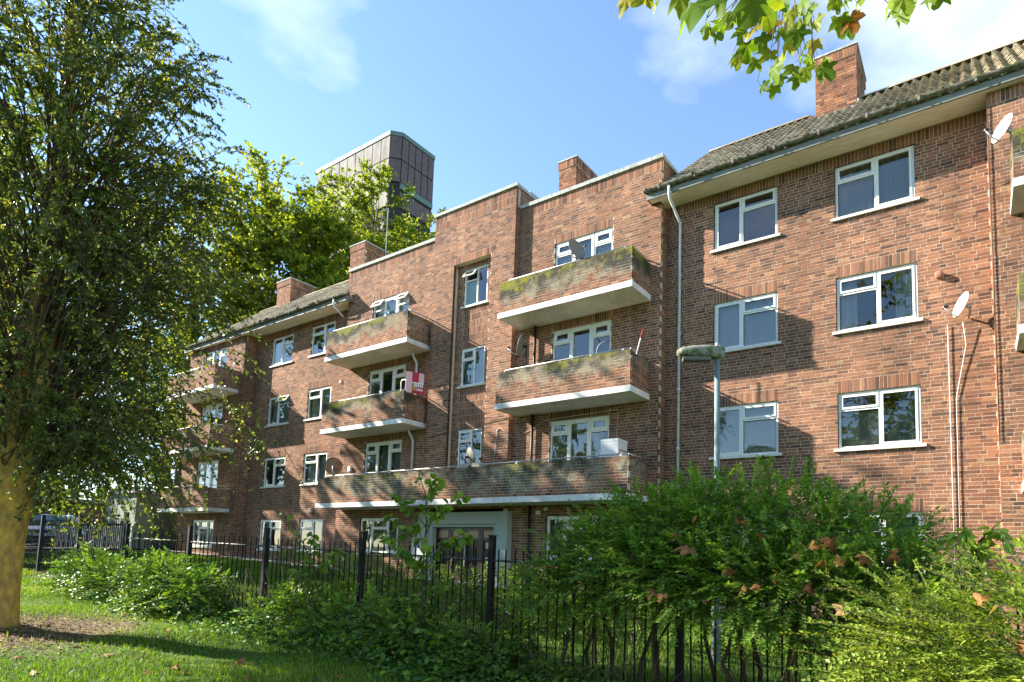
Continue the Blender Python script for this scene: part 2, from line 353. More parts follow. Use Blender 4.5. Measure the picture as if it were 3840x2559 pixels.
def backing(O, U, Nn, W, Ht, holes, thick=.28, rec=.0025, i0=.008, i1=.008):
    O = np.array(O, float); U = np.array(U, float); Nn = np.array(Nn, float)
    hs = [(a-.006,b+.006,c-.006,d+.006) for a,b,c,d in holes]
    us = sorted(set([i0, W-i1]+[x for h in hs for x in h[:2] if i0 < x < W-i1])); vs = sorted(set([0.0, Ht]+[x for h in hs for x in h[2:] if 0 < x < Ht]))
    solid = [[not any(h[0] < (us[i]+us[i+1])/2 < h[1] and h[2] < (vs[j]+vs[j+1])/2 < h[3] for h in hs) for j in range(len(vs)-1)] for i in range(len(us)-1)]
    mb = MB(); vi = {}
    def P(i, j, b):
        k = (i,j,b)
        if k not in vi:
            vi[k] = len(mb.v); mb.v.append(tuple(O+U*us[i]+np.array([0,0,vs[j]])-Nn*(rec+b*thick)))
        return vi[k]
    nu, nv = len(us)-1, len(vs)-1
    S = lambda i, j: 0 <= i < nu and 0 <= j < nv and solid[i][j]
    for i in range(nu):
        for j in range(nv):
            if not solid[i][j]: continue
            mb.f.append((P(i,j,0),P(i+1,j,0),P(i+1,j+1,0),P(i,j+1,0))); mb.f.append((P(i,j,1),P(i,j+1,1),P(i+1,j+1,1),P(i+1,j,1)))
            if not S(i-1,j): mb.f.append((P(i,j,0),P(i,j+1,0),P(i,j+1,1),P(i,j,1)))
            if not S(i+1,j): mb.f.append((P(i+1,j,0),P(i+1,j,1),P(i+1,j+1,1),P(i+1,j+1,0)))
            if not S(i,j-1): mb.f.append((P(i,j,0),P(i,j,1),P(i+1,j,1),P(i+1,j,0)))
            if not S(i,j+1): mb.f.append((P(i,j+1,0),P(i+1,j+1,0),P(i+1,j+1,1),P(i,j+1,1)))
    return mb
Z0 = .25                                     # foot of the walls, just under the ground line where it rises
def wall(name, O, U, Nn, W, Ht, holes=(), soldiers=(), thick=.28, off=0, store=None, i0=.008, i1=.008, parent=None):
    fill_bricks(BR if store is None else store, O, U, Nn, W, Ht, holes, soldiers, off)
    return backing(O, U, Nn, W, Ht, holes, thick, i0=i0, i1=i1).obj(name, M['mortar'], block if parent is None else parent)

# ---- windows
CURT = {}
def curtain_obj(x0, x1, z0, z1, y, m, parent, amp=.018, freq=42, seed=0):
    n = max(8, int((x1-x0)*60)); xs = np.linspace(x0, x1, n); ph = seed*1.7
    ys = y + amp*np.sin(xs*freq+ph+1.5*np.sin(xs*7+ph)); mb = MB()
    for x, yy in zip(xs, ys): mb.v += [(x,yy,z0),(x,yy,z1)]
    mb.f = [(2*i,2*i+2,2*i+3,2*i+1) for i in range(n-1)]
    return mb.obj('curtain', m, parent, True)
def ring(mb, x0, x1, z0, z1, y0, y1, b):
    mb.box(x0, x0+b, y0, y1, z0, z1); mb.box(x1-b, x1, y0, y1, z0, z1)
    mb.box(x0+b, x1-b, y0, y1, z0, z0+b); mb.box(x0+b, x1-b, y0, y1, z1-b, z1)
WCOUNT = [0]
def window(x0, x1, z0, z1, face, cols, curtain='net', mirror=False, sill=True, name='window', open_fan=(), door=False, full=True, rec=.045):
    """cols: list of (fraction, kind) kind 'fan' fanlight over fixed pane, 'case' casement, 'fix', 'door'"""
    WCOUNT[0] += 1; sd_ = WCOUNT[0]
    if mirror: cols = cols[::-1]
    yf = face+rec; f = MB(); b = .05; g = .004
    ring(f, x0+g, x1-g, z0, z1-g, yf, yf+.075, b)
    W = x1-x0-2*b-2*g; u = x0+b+g; cells = []
    for i, (fr, kd) in enumerate(cols):
        a, c = u, u+W*fr
        if i: f.box(a-.022, a+.022, yf+.002, yf+.073, z0+b, z1-b)
        a2 = a+(.022 if i else 0); c2 = c-(.022 if i < len(cols)-1 else 0)
        if kd == 'fan':
            zt = z1-b-(z1-z0)*(.27 if not door else .16)
            f.box(a2, c2, yf+.003, yf+.072, zt-.022, zt+.022)
            cells.append((a2,c2,zt+.022,z1-b-g,True,i)); cells.append((a2,c2,z0+b,zt-.022,False,i))
        else: cells.append((a2,c2,z0+b,z1-b-g,kd in ('case','door'),i))
        u = c
    # trickle vents on the head
    for i, (fr, kd) in enumerate(cols[:2]):
        cx = x0+(.27 if i == 0 else .73)*(x1-x0); f.box(cx-.16, cx+.16, yf-.012, yf-.001, z1-.038, z1-.018)
    wo_ = f.obj(name, M['upvc'], block)
    for (a,c,p,q,opn,i) in cells:
        s_ = .045 if opn else .018
        if opn:
            ms = MB()
            if kd == 'door': s_ = .075
            fanopen = (i in open_fan) and (q-p) < .5
            if fanopen:                       # top hung, pushed out at the bottom
                an = rad(34); hz = q; dy = math.sin(an); dz = math.cos(an); hgt = q-p
                ax = (1,0,0); ay = (0, dz, dy); az = (0, dy, -dz); az = (0,-dy,-dz); ay = (0,-dz,dy)
                def pt(xx, t, d): return np.array([xx, yf-.012, hz])+np.array([0,-dy,-dz])*t+np.array([0,-dz,dy])*d
                def bar(xa, xb, ta, tb):
                    c_ = (pt(xa,ta,0)+pt(xb,tb,.03))/2
                    ms.obox(pt((xa+xb)/2,(ta+tb)/2,.012), (1,0,0), (0,-dy,-dz), (0,-dz,dy), (xb-xa)/2, (tb-ta)/2, .02)
                bar(a,a+s_,0,hgt); bar(c-s_,c,0,hgt); bar(a+s_,c-s_,0,s_); bar(a+s_,c-s_,hgt-s_,hgt)
                so_ = ms.obj('sash', M['upvc'], wo_)
                mb = MB(); mb.add([pt(a+s_,hgt-s_,.01),pt(c-s_,hgt-s_,.01),pt(c-s_,s_,.01),pt(a+s_,s_,.01)], [(0,1,2,3)]); mb.obj('pane', M['glass'], wo_)
                continue
            ring(ms, a+.001, c-.001, p+.001, q-.001, yf-.012, yf+.05, s_); ms.obj('sash', M['upvc'], wo_)
        mb = MB(); yy = yf+(.022 if opn else .03)
        mb.add([(a+s_,yy,p+s_),(c-s_,yy,p+s_),(c-s_,yy,q-s_),(a+s_,yy,q-s_)], [(0,1,2,3)]); mb.obj('pane', M['glass'], wo_)
    if sill:
        MB().box(x0-.085, x1+.085, face-.055, face+rec+.02, z0-.065, z0-.003).obj('sill', M['sill'], wo_)
    yc = face+.20
    if curtain in ('net','lace','bcurt'): curtain_obj(x0+.03, x1-.03, z0+.03, z1-.02, yc, M[curtain], wo_, seed=sd_)
    elif curtain == 'sides':
        wd = x1-x0
        curtain_obj(x0+.02, x0+.02+wd*.24, z0+.0, z1-.02, yc, M['net'], wo_, .03, 55, sd_); curtain_obj(x1-.02-wd*.26, x1-.02, z0+.0, z1-.02, yc, M['net'], wo_, .03, 55, sd_+3)
    elif curtain == 'drape':
        wd = x1-x0
        curtain_obj(x0+.02, x1-.02, z0, z1-.02, yc, M['dblind'], wo_, .02, 60, sd_)
    elif curtain in ('wblind','blind'): curtain_obj(x0+.03, x1-.03, z0+.03, z1-.02, yc, M[curtain], wo_, .003, 20, sd_)
    elif curtain == 'half': curtain_obj(x0+.03, x1-.03, z0+.0, z0+(z1-z0)*.66, yc, M['blind'], wo_, .004, 20, sd_); curtain_obj(x1-.42, x1-.03, z0, z1-.02, yc+.05, M['dblind'], wo_, .02, 55, sd_)
    elif curtain == 'green': curtain_obj(x0+.03, x0+(x1-x0)*.5, z0, z1-.3, yc, M['gcurt'], wo_, .012, 60, sd_)
    return wo_
WT, WS = 2.743, 1.51                          # head and foot of the ground floor windows
A0, A1, B0, B1 = 7.710, 9.254, 10.530, 12.095
XR, XE, PB, PT, PR = 6.43, 13.36, .37, .56, .51
D0, D1 = 3.069, 4.990
FANR = [(.45,'case'),(.55,'fan')]; FANL = [(.52,'fan'),(.48,'case')]; DOOR3 = [(.30,'fan'),(.40,'door'),(.30,'fan')]
Hs = 10.87 - Z0
def zloc(hs, x0=0, sg=1):                     # holes in world x,z -> local u,v
    return [(a-x0, b-x0, c-Z0, d-Z0) for a,b,c,d in hs]
for sg in (1, -1):
    xa, xb = (XR, XE) if sg > 0 else (-XE, -XR)
    hs, sl = [], []
    for k in range(4):
        for p, q in ((A0,A1),(B0,B1)):
            a, b = (p,q) if sg > 0 else (-q,-p)
            hs.append((a,b,WS+k*H-.06,WT+k*H))
            if k < 3: sl.append((a-.0,b+.0,WT+k*H+.002,WT+k*H+.227))
    sl.append((xa+.0,xb,10.636,10.862))
    wall('wall', (xa,0,Z0), (1,0,0), (0,-1,0), XE-XR, Hs, zloc(hs,xa), zloc(sl,xa), i0=-.05, i1=-.05)
    cu = {(1,0):('wblind','blind'),(1,1):('bcurt','half'),(1,2):('lace','sides'),(1,3):('none','drape'),
          (-1,0):('blind','sides'),(-1,1):('wblind','none'),(-1,2):('net','bcurt'),(-1,3):('none','net')}
    for k in range(4):
        c1, c2 = cu[(sg,k)]
        for (p,q,cols,cc) in ((A0,A1,FANR,c1),(B0,B1,FANL,c2)):
            a, b = (p,q) if sg > 0 else (-q,-p)
            of = ()
            if sg < 0 and k == 2 and p == B0: of = (1,)
            window(a, b, WS+k*H, WT+k*H, 0, cols, cc, mirror=(sg < 0), open_fan=of)
# bays either side of the stair tower
ZP = 12.10
for sg in (1, -1):
    xa, xb = (1.70, XR) if sg > 0 else (-XR, -1.70)
    hs, sl = [], []
    a, b = (D0,D1) if sg > 0 else (-D1,-D0)
    for k in (1,2,3):
        hs.append((a,b,3.25+(k-1)*H,5.403+(k-1)*H)); sl.append((a,b,5.405+(k-1)*H,5.63+(k-1)*H))
    a0, b0 = (3.03,5.04) if sg > 0 else (-5.04,-3.03)
    hs.append((a0,b0,1.545-.06,2.725))
    sl.append((xa+(.02 if sg > 0 else 0),xb-(0 if sg > 0 else .02),ZP-.235,ZP-.005))
    wall('bay_wall', (xa,-PB,Z0), (1,0,0), (0,-1,0), xb-xa, ZP-Z0, zloc(hs,xa), zloc(sl,xa))
    for k in (1,2,3):
        window(a, b, 3.25+(k-1)*H, 5.403+(k-1)*H, -PB, DOOR3, {1:'drape',2:'half' if sg < 0 else 'none',3:'lace' if sg > 0 else 'wblind'}[k] if not (sg < 0 and k == 2) else 'none', sill=False, door=True, name='balcony_door', open_fan=((0,2) if (sg < 0 and k == 3) else ()), mirror=False)
    window(a0, b0, 1.545, 2.725, -PB, [(.31,'case'),(.41,'fan'),(.28,'case')], 'blind' if sg > 0 else 'drape')
    # outer return of the bay: below and above the eaves
    xr = XR*sg
    if sg > 0:
        wall('bay_return', (xr,-PB+.11,Z0), (0,1,0), (1,0,0), PB-.11, 10.80-Z0, i0=-.05, i1=-.02)
        wall('parapet_return', (xr,-PB+.11,11.125), (0,1,0), (1,0,0), 3.2, ZP-11.125, [], [(0,3.2,ZP-.235-11.125,ZP-.005-11.125)], i0=-.05)
    else:
        wall('bay_return', (xr,0,Z0), (0,-1,0), (-1,0,0), PB-.11, 10.80-Z0, i0=-.02, i1=-.05)
        wall('parapet_return', (xr,2.83,11.125), (0,-1,0), (-1,0,0), 3.09, ZP-11.125, [], [(0,3.09,ZP-.235-11.125,ZP-.005-11.125)], i1=-.05)
    # coping of the parapet
    x0, x1 = (1.76, XR+.05) if sg > 0 else (-XR-.05, -1.76)
    cp = MB(); n = 4; seg = (x1-x0)/n
    for i in range(n): cp.box(x0+i*seg+.004, x0+(i+1)*seg-.004, -PB-.05, -PB+.33, ZP+.002, ZP+.11)
    cp.obj('coping', M['coping'], block)
    xo = XR*sg; MB().box(min(xo+.05*sg, xo-.33*sg), max(xo+.05*sg, xo-.33*sg), -PB+.335, 3.3, ZP+.003, ZP+.108).obj('coping', M['coping'], block)
    MB().box(min(1.7*sg,(XR-.3)*sg), max(1.7*sg,(XR-.3)*sg), -.05, 6.5, 11.5, 11.62).obj('flat_roof', M['lead'], block)
# stair tower
TX, ZT = 1.72, 12.77
slot = (-.775, .775, 3.19, 10.88)
dr = (-1.22, 1.25, .3, 2.60)
sl = [(-TX+.0,TX,ZT-.46,ZT-.01),(slot[0],slot[1],10.882,11.107)]
wall('tower_wall', (-TX,-PT,Z0), (1,0,0), (0,-1,0), 2*TX, ZT-Z0, zloc([slot,(-1.84,1.84,.1,2.95)],-TX), zloc(sl,-TX), thick=.20)
wall('tower_return', (TX,-PT+.11,Z0), (0,1,0), (1,0,0), PT-PB-.11+.0, 12.2-Z0, thick=.15, i0=-.03, i1=-.02)
wall('tower_return', (TX,-PB+.0,12.25), (0,1,0), (1,0,0), 2.2, ZT-12.25, thick=.15, i0=-.03)
wall('tower_return', (-TX,-PB,Z0), (0,-1,0), (-1,0,0), PT-PB-.11, 12.2-Z0, thick=.15, i0=-.02, i1=-.03)
wall('tower_return', (-TX,1.83,12.25), (0,-1,0), (-1,0,0), 2.2, ZT-12.25, thick=.15, i1=-.03)
hs = []; ss = []
S0, S1 = -.50, .495; ST0, ST1 = 10.7215, 9.5043
for k in (1,2,3): hs.append((S0,S1,ST1+(k-3)*H-.06,ST0+(k-3)*H))
zz = [3.25]+[v for k in (1,2,3) for v in (ST1+(k-3)*H-.065, ST0+(k-3)*H+.005)]+[10.86]
for i in range(0, len(zz)-1, 2):
    if zz[i+1]-zz[i] > .1: ss.append((S0,S1,zz[i],zz[i+1]))
wall('stair_recess_wall', (slot[0]-.02,-PT+.21,Z0), (1,0,0), (0,-1,0), slot[1]-slot[0]+.04, ZT-1.5-Z0, zloc(hs+[(-2,2,0,3.1)],slot[0]-.02), zloc(ss,slot[0]-.02), thick=.2)
for k in (1,2,3):
    window(S0, S1, ST1+(k-3)*H, ST0+(k-3)*H, -PT+.21, [(.56,'fan'),(.44,'fix')], {1:'none',2:'dblind',3:'green'}[k] if k != 2 else 'bcurt', open_fan=((0,) if k == 3 else ()), rec=.03)
cp = MB()
for i in range(3): cp.box(-TX-.05+i*1.1805+.003, -TX-.05+(i+1)*1.1805-.003, -PT-.05, -PT+.3, ZT+.002, ZT+.10)
cp.obj('coping', M['coping'], block)
MB().box(TX-.25, TX+.05, -PT+.305, 1.9, ZT+.003, ZT+.098).obj('coping', M['coping'], block)
MB().box(.95, 1.55, .3, .9, 12.6, 13.05).box(.9, 1.6, .25, .95, 13.052, 13.10).obj('roof_hatch', M['lead'], block)
# entrance
su = MB(); su.box(-1.83,-1.42,-PT-.05,-PT+.3,Z0,2.86); su.box(1.45,1.83,-PT-.05,-PT+.3,Z0,2.86); su.box(-1.42,1.45,-PT-.05,-PT+.3,2.50,2.86)
ent = su.obj('door_surround', M['surround'], block)
s2 = MB(); s2.box(-1.418,-1.24,-PT+.02,-PT+.3,Z0,2.498); s2.box(1.27,1.448,-PT+.02,-PT+.3,Z0,2.498); s2.box(-1.24,1.27,-PT+.02,-PT+.3,2.41,2.498); s2.obj('door_lining', M['surround'], ent)
M['tan_glass'] = mat('tan_fanlight', base=(.34,.20,.09), rough=.3, spec=.5)
yd = -PT+.2
for i, (a, b) in enumerate(((-1.24,-.63),(-.63,.0),(.0,.63),(.63,1.27))):
    dm = MB(); ring(dm, a+.004, b-.004, .6, 2.40, yd, yd+.06, .09); dm.box(a+.09, b-.09, yd+.003, yd+.057, 2.02, 2.09); dm.box(a+.09,b-.09,yd+.02,yd+.04,.69,1.25)
    dm.box((a+b)/2-.02,(a+b)/2+.02,yd+.004,yd+.056,1.25,2.02)
    dd = dm.obj('entrance_door', M['timber'], ent)
    MB().box(a+.092,b-.092,yd+.02,yd+.035,2.092,2.308).obj('fanlight', M['tan_glass'], dd)
    MB().add([(a+.09,yd+.03,1.25),(b-.09,yd+.03,1.25),(b-.09,yd+.03,2.02),(a+.09,yd+.03,2.02)],[(0,1,2,3)]).obj('pane', mat('door_glass', base=(.014,.012,.010), rough=.25, spec=.25), dd)
    if i in (1,2): MB().box(.03 if i == 2 else -.06, .06 if i == 2 else -.03, yd-.06, yd-.03, 1.2, 2.0).box(.035 if i == 2 else -.055, .055 if i == 2 else -.035, yd-.03, yd-.002, 1.22, 1.26).obj('pull_handle', M['rail'], dd)
M['notice'] = mat('notice_cream', base=(.62,.58,.42), rough=.6)
for z in (1.86, 1.42): MB().box(.86,1.02,yd-.012,yd-.002,z-.09,z+.09).box(.91,.97,yd-.016,yd-.012,z-.05,z+.03).obj('door_notice', M['notice'], ent)
# far bays beyond the recessed fronts, under the same eaves
for sg in (1,-1):
    xa, xb = (XE, 18.3) if sg > 0 else (-18.3, -XE)
    a, b = (14.9,16.82) if sg > 0 else (-16.82,-14.9)
    hs = [(a,b,3.25+(k-1)*H,5.403+(k-1)*H) for k in (1,2,3)]+[(a,b,1.485,2.725)]
    sl2 = [(xa,xb,10.636,10.862)]
    wall('end_bay_wall', (xa,-PR,Z0), (1,0,0), (0,-1,0), xb-xa, Hs, zloc(hs,xa), zloc(sl2,xa))
    if sg > 0: wall('end_bay_return', (XE,0,Z0), (0,-1,0), (-1,0,0), PR-.11, Hs, i0=-.02, i1=-.05)
    else: wall('end_bay_return', (-XE,-PR+.11,Z0), (0,1,0), (1,0,0), PR-.11, Hs, i0=-.05, i1=-.02)
    for k in (1,2,3): window(a, b, 3.25+(k-1)*H, 5.403+(k-1)*H, -PR, DOOR3, 'net', sill=False, door=True, name='balcony_door')
    window(a, b, 1.545, 2.725, -PR, [(.31,'case'),(.41,'fan'),(.28,'case')], 'net')
wall('gable_wall', (-18.3,7.0,Z0), (0,-1,0), (-1,0,0), 7.0+PR-.11, Hs, i1=-.05)
wall('gable_wall', (18.3,-PR+.11,Z0), (0,1,0), (1,0,0), 7.0+PR-.11, Hs, i0=-.05)
# inside: floors, back wall and party walls, so that the rooms are dark and deep
ins = MB(); ins.box(-18,18,3.6,3.75,.3,10.85)
for k in range(5): ins.box(-17.9,17.9,.32,3.59,.62+k*H-.12+ (0 if k < 4 else -.05),.62+k*H)
ins.obj('room_wall', M['room'], block)
pw = MB()
for x in (-13.3,-9.9,-6.4,-1.6,1.6,6.4,9.9,13.3):
    for k in range(4): pw.box(x-.06,x+.06,.33,3.59,.63+k*H,.62+(k+1)*H-.13)
pw.obj('party_wall', M['room'], block)
MB().box(-18.2,18.2,6.9,7.1,.1,10.85).obj('rear_wall', M['mortar'], block)

# ---- balconies
def hoop(mb, x, y, z, dx, dy, r=.016, h=.10):
    pts = []
    for t in np.linspace(0, math.pi, 7): pts.append((x-dx*.09*math.cos(t)*0 + dx*.10*(t/math.pi), y+dy*.10*(t/math.pi), z+h*math.sin(t*.55)/math.sin(math.pi*.55)*1.0 if t < math.pi*.9 else z+h))
    mb.tube(pts, r, 6)
def balcony(x0, x1, yf, yb, k, seed=0, damp_amt=.30):
    zb = 8.281+(k-3)*H; zs = zb+.155; zt = zb+1.014
    b = MB().box(x0-.02, x1+.02, yf-.02, yb-.001, zb, zs).obj('balcony', M['slab'], block)
    hh = zt-zs-.0; nC = int(hh/.075); hh = nC*.075+.07
    st = []
    fill_bricks(st, (x0,yf,zs), (1,0,0), (0,-1,0), x1-x0, nC*.075, off=k)
    fill_bricks(st, (x1,yf+.11,zs), (0,1,0), (1,0,0), yb-yf-.11, nC*.075, off=k+1)
    fill_bricks(st, (x0,yb,zs), (0,-1,0), (-1,0,0), yb-yf-.11, nC*.075, off=k+1)
    # brick on edge along the top
    zc = zs+nC*.075; n = int((x1-x0)/.075)
    for i in range(n): st.append((x0+i*(x1-x0)/n+.004, yf, zc+.002, 1,0,0, 0,-1,0, (x1-x0)/n-.008, .07))
    ph_ = random.uniform(0,9)
    dmp = lambda V: (damp_amt+.10*np.sin(V[:,0]*1.1+ph_)+.06*np.sin(V[:,0]*3.7+2*ph_))*np.clip((V[:,2]-zs)/(zt-zs),0,1)**(1.0+.5*math.sin(ph_))
    brick_obj('brickwork', st, M['bbrick'], b, dmp)
    mb = MB(); mb.box(x0+.008, x1-.008, yf+.0025, yf+.11, zs, zt-.012); mb.box(x1-.11, x1-.0025, yf+.112, yb, zs, zt-.010); mb.box(x0+.0025, x0+.11, yf+.112, yb, zs, zt-.010)
    mb.box(x0+.004,x1-.004,yf+.1015,yf+.215,zs+.002,zt-.004)
    pw_ = mb.obj('parapet_wall', M['bmortar'], b)
    me = pw_.data; a = me.attributes.new('damp','FLOAT','POINT'); V = np.array([v.co for v in me.vertices]); a.data.foreach_set('value', dmp(V).astype(np.float32))
    r = MB(); zr = zt+.105
    r.tube([(x0+.25,yf+.10,zr),(x1-.12,yf+.10,zr)], .021, 8); r.tube([(x1-.08,yf+.16,zr),(x1-.08,yb,zr)], .021, 8)
    nn = max(3, int((x1-x0)/1.05))
    for i in range(nn+1):
        x = x0+.30+i*(x1-x0-.5)/nn
        r.tube([(x-.07,yf+.08,zt-.02),(x-.065,yf+.08,zt+.05),(x-.035,yf+.09,zt+.095),(x,yf+.10,zr)], .019, 6)
    r.obj('rail', M['rail'], b, True)
    return b
BX0, BX1, BY = 1.905, 6.141, -1.405
for k in (2,3): balcony(BX0, BX1, BY, -PB, k, damp_amt=.46 if k == 3 else .34); balcony(-BX1, -BX0, BY, -PB, k, damp_amt=.42)
balcony(-BX1, BX1, BY, -PB, 1, damp_amt=.32)
for k in (1,2,3): balcony(13.68, 17.9, -1.57, -PR, k, damp_amt=.36); balcony(-17.9, -13.68, -1.57, -PR, k, damp_amt=.2)

# ---- eaves and roofs
def roof(xa, xb, sg):
    inner = XR+.05
    rf = MB()                                   # underlay sheet below the tiles
    y0, z0, y1, z1 = -.72, 11.02, 3.0, 14.15
    xi = inner if sg > 0 else -inner
    rx0, rx1 = (xi, xb) if sg > 0 else (xa, xi)
    rf.add([(rx0,y0,z0-.03),(rx1,y0,z0-.03),(rx1,y1,z1-.03),(rx0,y1,z1-.03),(rx0,y1+4.2,z0-.03),(rx1,y1+4.2,z0-.03)], [(0,1,2,3),(3,2,5,4)])
    e0, e1 = (xa, xi) if sg > 0 else (xi, xb)
    rf.add([(e0,y0,z0-.03),(e1,y0,z0-.03),(e1,-PB-.06,z0+.25),(e0,-PB-.06,z0+.25)], [(0,1,2,3)])
    ro = rf.obj('roof', M['tile'], block)
    # fascia, gutter, soffit boards
    MB().box(xa, xb, -.70, -.66, 10.845, 11.03).obj('fascia', M['fascia'], block)
    g = MB(); xs = np.arange(xa-.03, xb+.04, .12); 
    prof = [(-.062,.030),(-.058,.0),(-.038,-.034),(0,-.046),(.04,-.036)]
    o = len(g.v)
    for x in xs:
        for dy, dz in prof: g.v.append((x, -.755+dy, 11.055+dz+random.uniform(-.004,.004)))
    n = len(prof)
    for i in range(len(xs)-1):
        for j in range(n-1): g.f.append((i*n+j, (i+1)*n+j, (i+1)*n+j+1, i*n+j+1))
    go = g.obj('gutter', M['gutter'], block, True)
    br = MB().box(-.02,.02,-.83,-.70,10.985,11.0).box(-.02,.02,-.834,-.8305,10.985,11.10); bme = None
    for x in np.arange(xa+.4, xb, .95):
        if bme is None: b_ = br.obj('bracket', M['gutter'], go); bme = b_.data
        else: b_ = link('bracket', bme, M['gutter'], go)
        b_.location = (x, 0, 0)
    # moss and litter clumps lying in the gutter
    mv = MB()
    for i in range(int((xb-xa)*16)):
        x = random.uniform(xa, xb); s_ = random.uniform(.015,.05)*(1.6 if math.sin(x*2.1)+math.sin(x*5.3) > .4 else .8)
        c = np.array([x, -.76+random.uniform(-.06,.05), 11.085+random.uniform(-.01,.02)])
        ax = R_.normal(size=3); ax /= np.linalg.norm(ax); bx = np.cross(ax, R_.normal(size=3)); bx /= np.linalg.norm(bx); cx_ = np.cross(ax,bx)
        mv.add([c+ax*s_*1.3,c-ax*s_*1.3,c+bx*s_,c-bx*s_,c+cx_*s_*.8,c-cx_*s_*.8],[(0,2,4),(2,1,4),(1,3,4),(3,0,4),(2,0,5),(1,2,5),(3,1,5),(0,3,5)])
    stuff(mv.obj('gutter_moss', mat('moss', base=(.10,.09,.045), rough=1, base2=(.15,.14,.09), var=.3, vscale=30), go))
    for i in range(6):
        y0_ = -.655+i*.107; y1_ = min(y0_+.101, -.004)
        if i < 2: xx0, xx1 = xa+.01, xb
        else: xx0, xx1 = ((XR if y1_ > -PB else xa+.01), (XE if y0_ > -PR else xb)) if sg > 0 else ((-XE if y0_ > -PR else xa), (-XR if y1_ > -PB else xb-.01))
        MB().box(xx0, xx1, y0_, y1_, 10.872, 10.89).obj('soffit_board', M['soffit'], block)
    ex = xa if sg > 0 else xb
    MB().box(min(ex,ex+.03*sg), max(ex,ex+.03*sg), -.66, -PB-.002, 10.865, 11.05).obj('end_board', M['fascia'], block)
    MB().box(xa, xb, -.03, .0, 10.845, 10.87).obj('cover_strip', M['soffit'], block) if False else None
    # tiles
    T = []; pitch = math.atan2(z1-z0, y1-y0); ca, sa = math.cos(pitch), math.sin(pitch); Ls = math.hypot(z1-z0, y1-y0); gauge = .31; tw = .21
    rows = int(Ls/gauge)+1
    for r in range(rows):
        s0 = r*gauge; y = y0+s0*ca
        lo = xa if (sg < 0 or y < -PB-.3) else inner; hi = xb if (sg > 0 or y < -PB-.3) else -inner
        n = int((hi-lo)/tw)
        for i in range(n):
            x = lo+i*tw
            if 9.55 < abs(x+.1) < 10.75 and y > 2.25: continue
            T.append((x, s0))
    T = np.array(T)
    # one pantile: cross-section wave, two ends; raised lower edge
    m_ = 8; us = np.linspace(0, tw+.012, m_); wv = .034*np.sin(us/tw*2*math.pi+.4)+.014*np.cos(us/tw*math.pi)
    def tilev(lift):
        v = []
        for s_, dz in ((-.02,.040),(gauge+.02,.012)):
            for u_, h_ in zip(us, wv): v.append((u_, y0+s_*ca-(h_+dz)*sa, z0+s_*sa+(h_+dz)*ca))
        for u_, h_ in zip(us, wv): v.append((u_, y0-.02*ca-(h_+.018)*sa, z0-.02*sa+(h_+.018)*ca))
        return np.array(v)
    tv = tilev(0); tf = [(j, j+1, m_+j+1, m_+j) for j in range(m_-1)]+[(2*m_+j, 2*m_+j+1, j+1, j) for j in range(m_-1)]
    P = np.stack([T[:,0], T[:,1]*ca, T[:,1]*sa], -1)
    dist = np.linalg.norm(P+np.array([0,y0,z0])-CAM, axis=1)
    order = np.argsort(dist) if sg > 0 else np.arange(len(T))
    single = set(order[:300].tolist()) if sg > 0 else set()
    rest = [i for i in range(len(T)) if i not in single]
    Pj = P[rest] + R_.normal(0,.004,(len(rest),3))
    V = (tv[None]+Pj[:,None,:]).reshape(-1,3); F = np.array(tf); Q = (np.arange(len(rest))[:,None,None]*len(tv)+F[None]).reshape(-1,4)
    stuff(npmesh('roof_tiles', V, Q, M['tile'], ro, {'rnd':('FACE', np.repeat(R_.random(len(rest)), len(tf)))}, smooth=False))
    if single:
        me = bpy.data.meshes.new('tile'); me.from_pydata(tv.tolist(), [], tf); me.update(); me.materials.append(M['tile1'])
        for i in single:
            o_ = bpy.data.objects.new('tile', me); col.objects.link(o_); o_.parent = ro; o_.location = P[i]+R_.normal(0,.004,3)
    # ridge tiles
    nr = int((rx1-rx0)/.42); rme = None
    for i in range(nr):
        x = rx0+i*.42; rg = MB()
        if 9.5 < abs(x+.2) < 10.85: continue
        pts = [(y1+.13*math.sin(t), z1-.02+.12*math.cos(t)) for t in np.linspace(-1.4,1.4,6)]
        for xx in (0, .41):
            for (yy,zz) in pts: rg.v.append((xx,yy,zz))
        for j in range(5): rg.f.append((j, j+1, 7+j, 6+j))
        r1 = rg.obj('ridge_tile', M['tile1'], ro) if rme is None else link('ridge_tile', rme, M['tile1'], ro)
        rme = r1.data; r1.location = (x, 0, random.uniform(0,.01))
roof(6.15, 18.6, 1); roof(-18.6, -6.15, -1)

# ---- chimneys
def chimney(x0, x1, y0, y1, zb, zt, band=.26):
    st = []; zb = zt-round((zt-zb)/.075)*.075
    hgt = zt-band-zb; nb = int(hgt/.075)*.075; z2 = zb+nb
    def ringbricks(a,b,c,d,z,h,sold=None):
        for (O,U,Nn,W) in (((a,c,z),(1,0,0),(0,-1,0),b-a),((b,c+.11,z),(0,1,0),(1,0,0),d-c-.11),((a,d,z),(0,-1,0),(-1,0,0),d-c-.11)):
            if sold: fill_bricks(st, O, U, Nn, W, 0, [], [(0,W,0,h)])
            else: fill_bricks(st, O, U, Nn, W, h)
    ringbricks(x0,x1,y0,y1,zb,nb); e = .03
    ringbricks(x0-e,x1+e,y0-e,y1+e,z2+.01,zt-z2-.03,True)
    core = MB().box(x0+.01,x1-.01,y0+.01,y1-.01,zb,z2).box(x0-e+.01,x1+e-.01,y0-e+.01,y1+e-.01,z2+.002,zt-.02).obj('chimney', M['mortar'], block)
    brick_obj('brickwork', st, M['brick'], core)
    MB().box(x0-e-.02,x1+e+.02,y0-e-.02,y1+e+.02,zt-.018,zt+.035).obj('cap', M['coping'], core)
    return core
c1 = chimney(9.63,10.66,2.62,4.15,13.0,15.56)
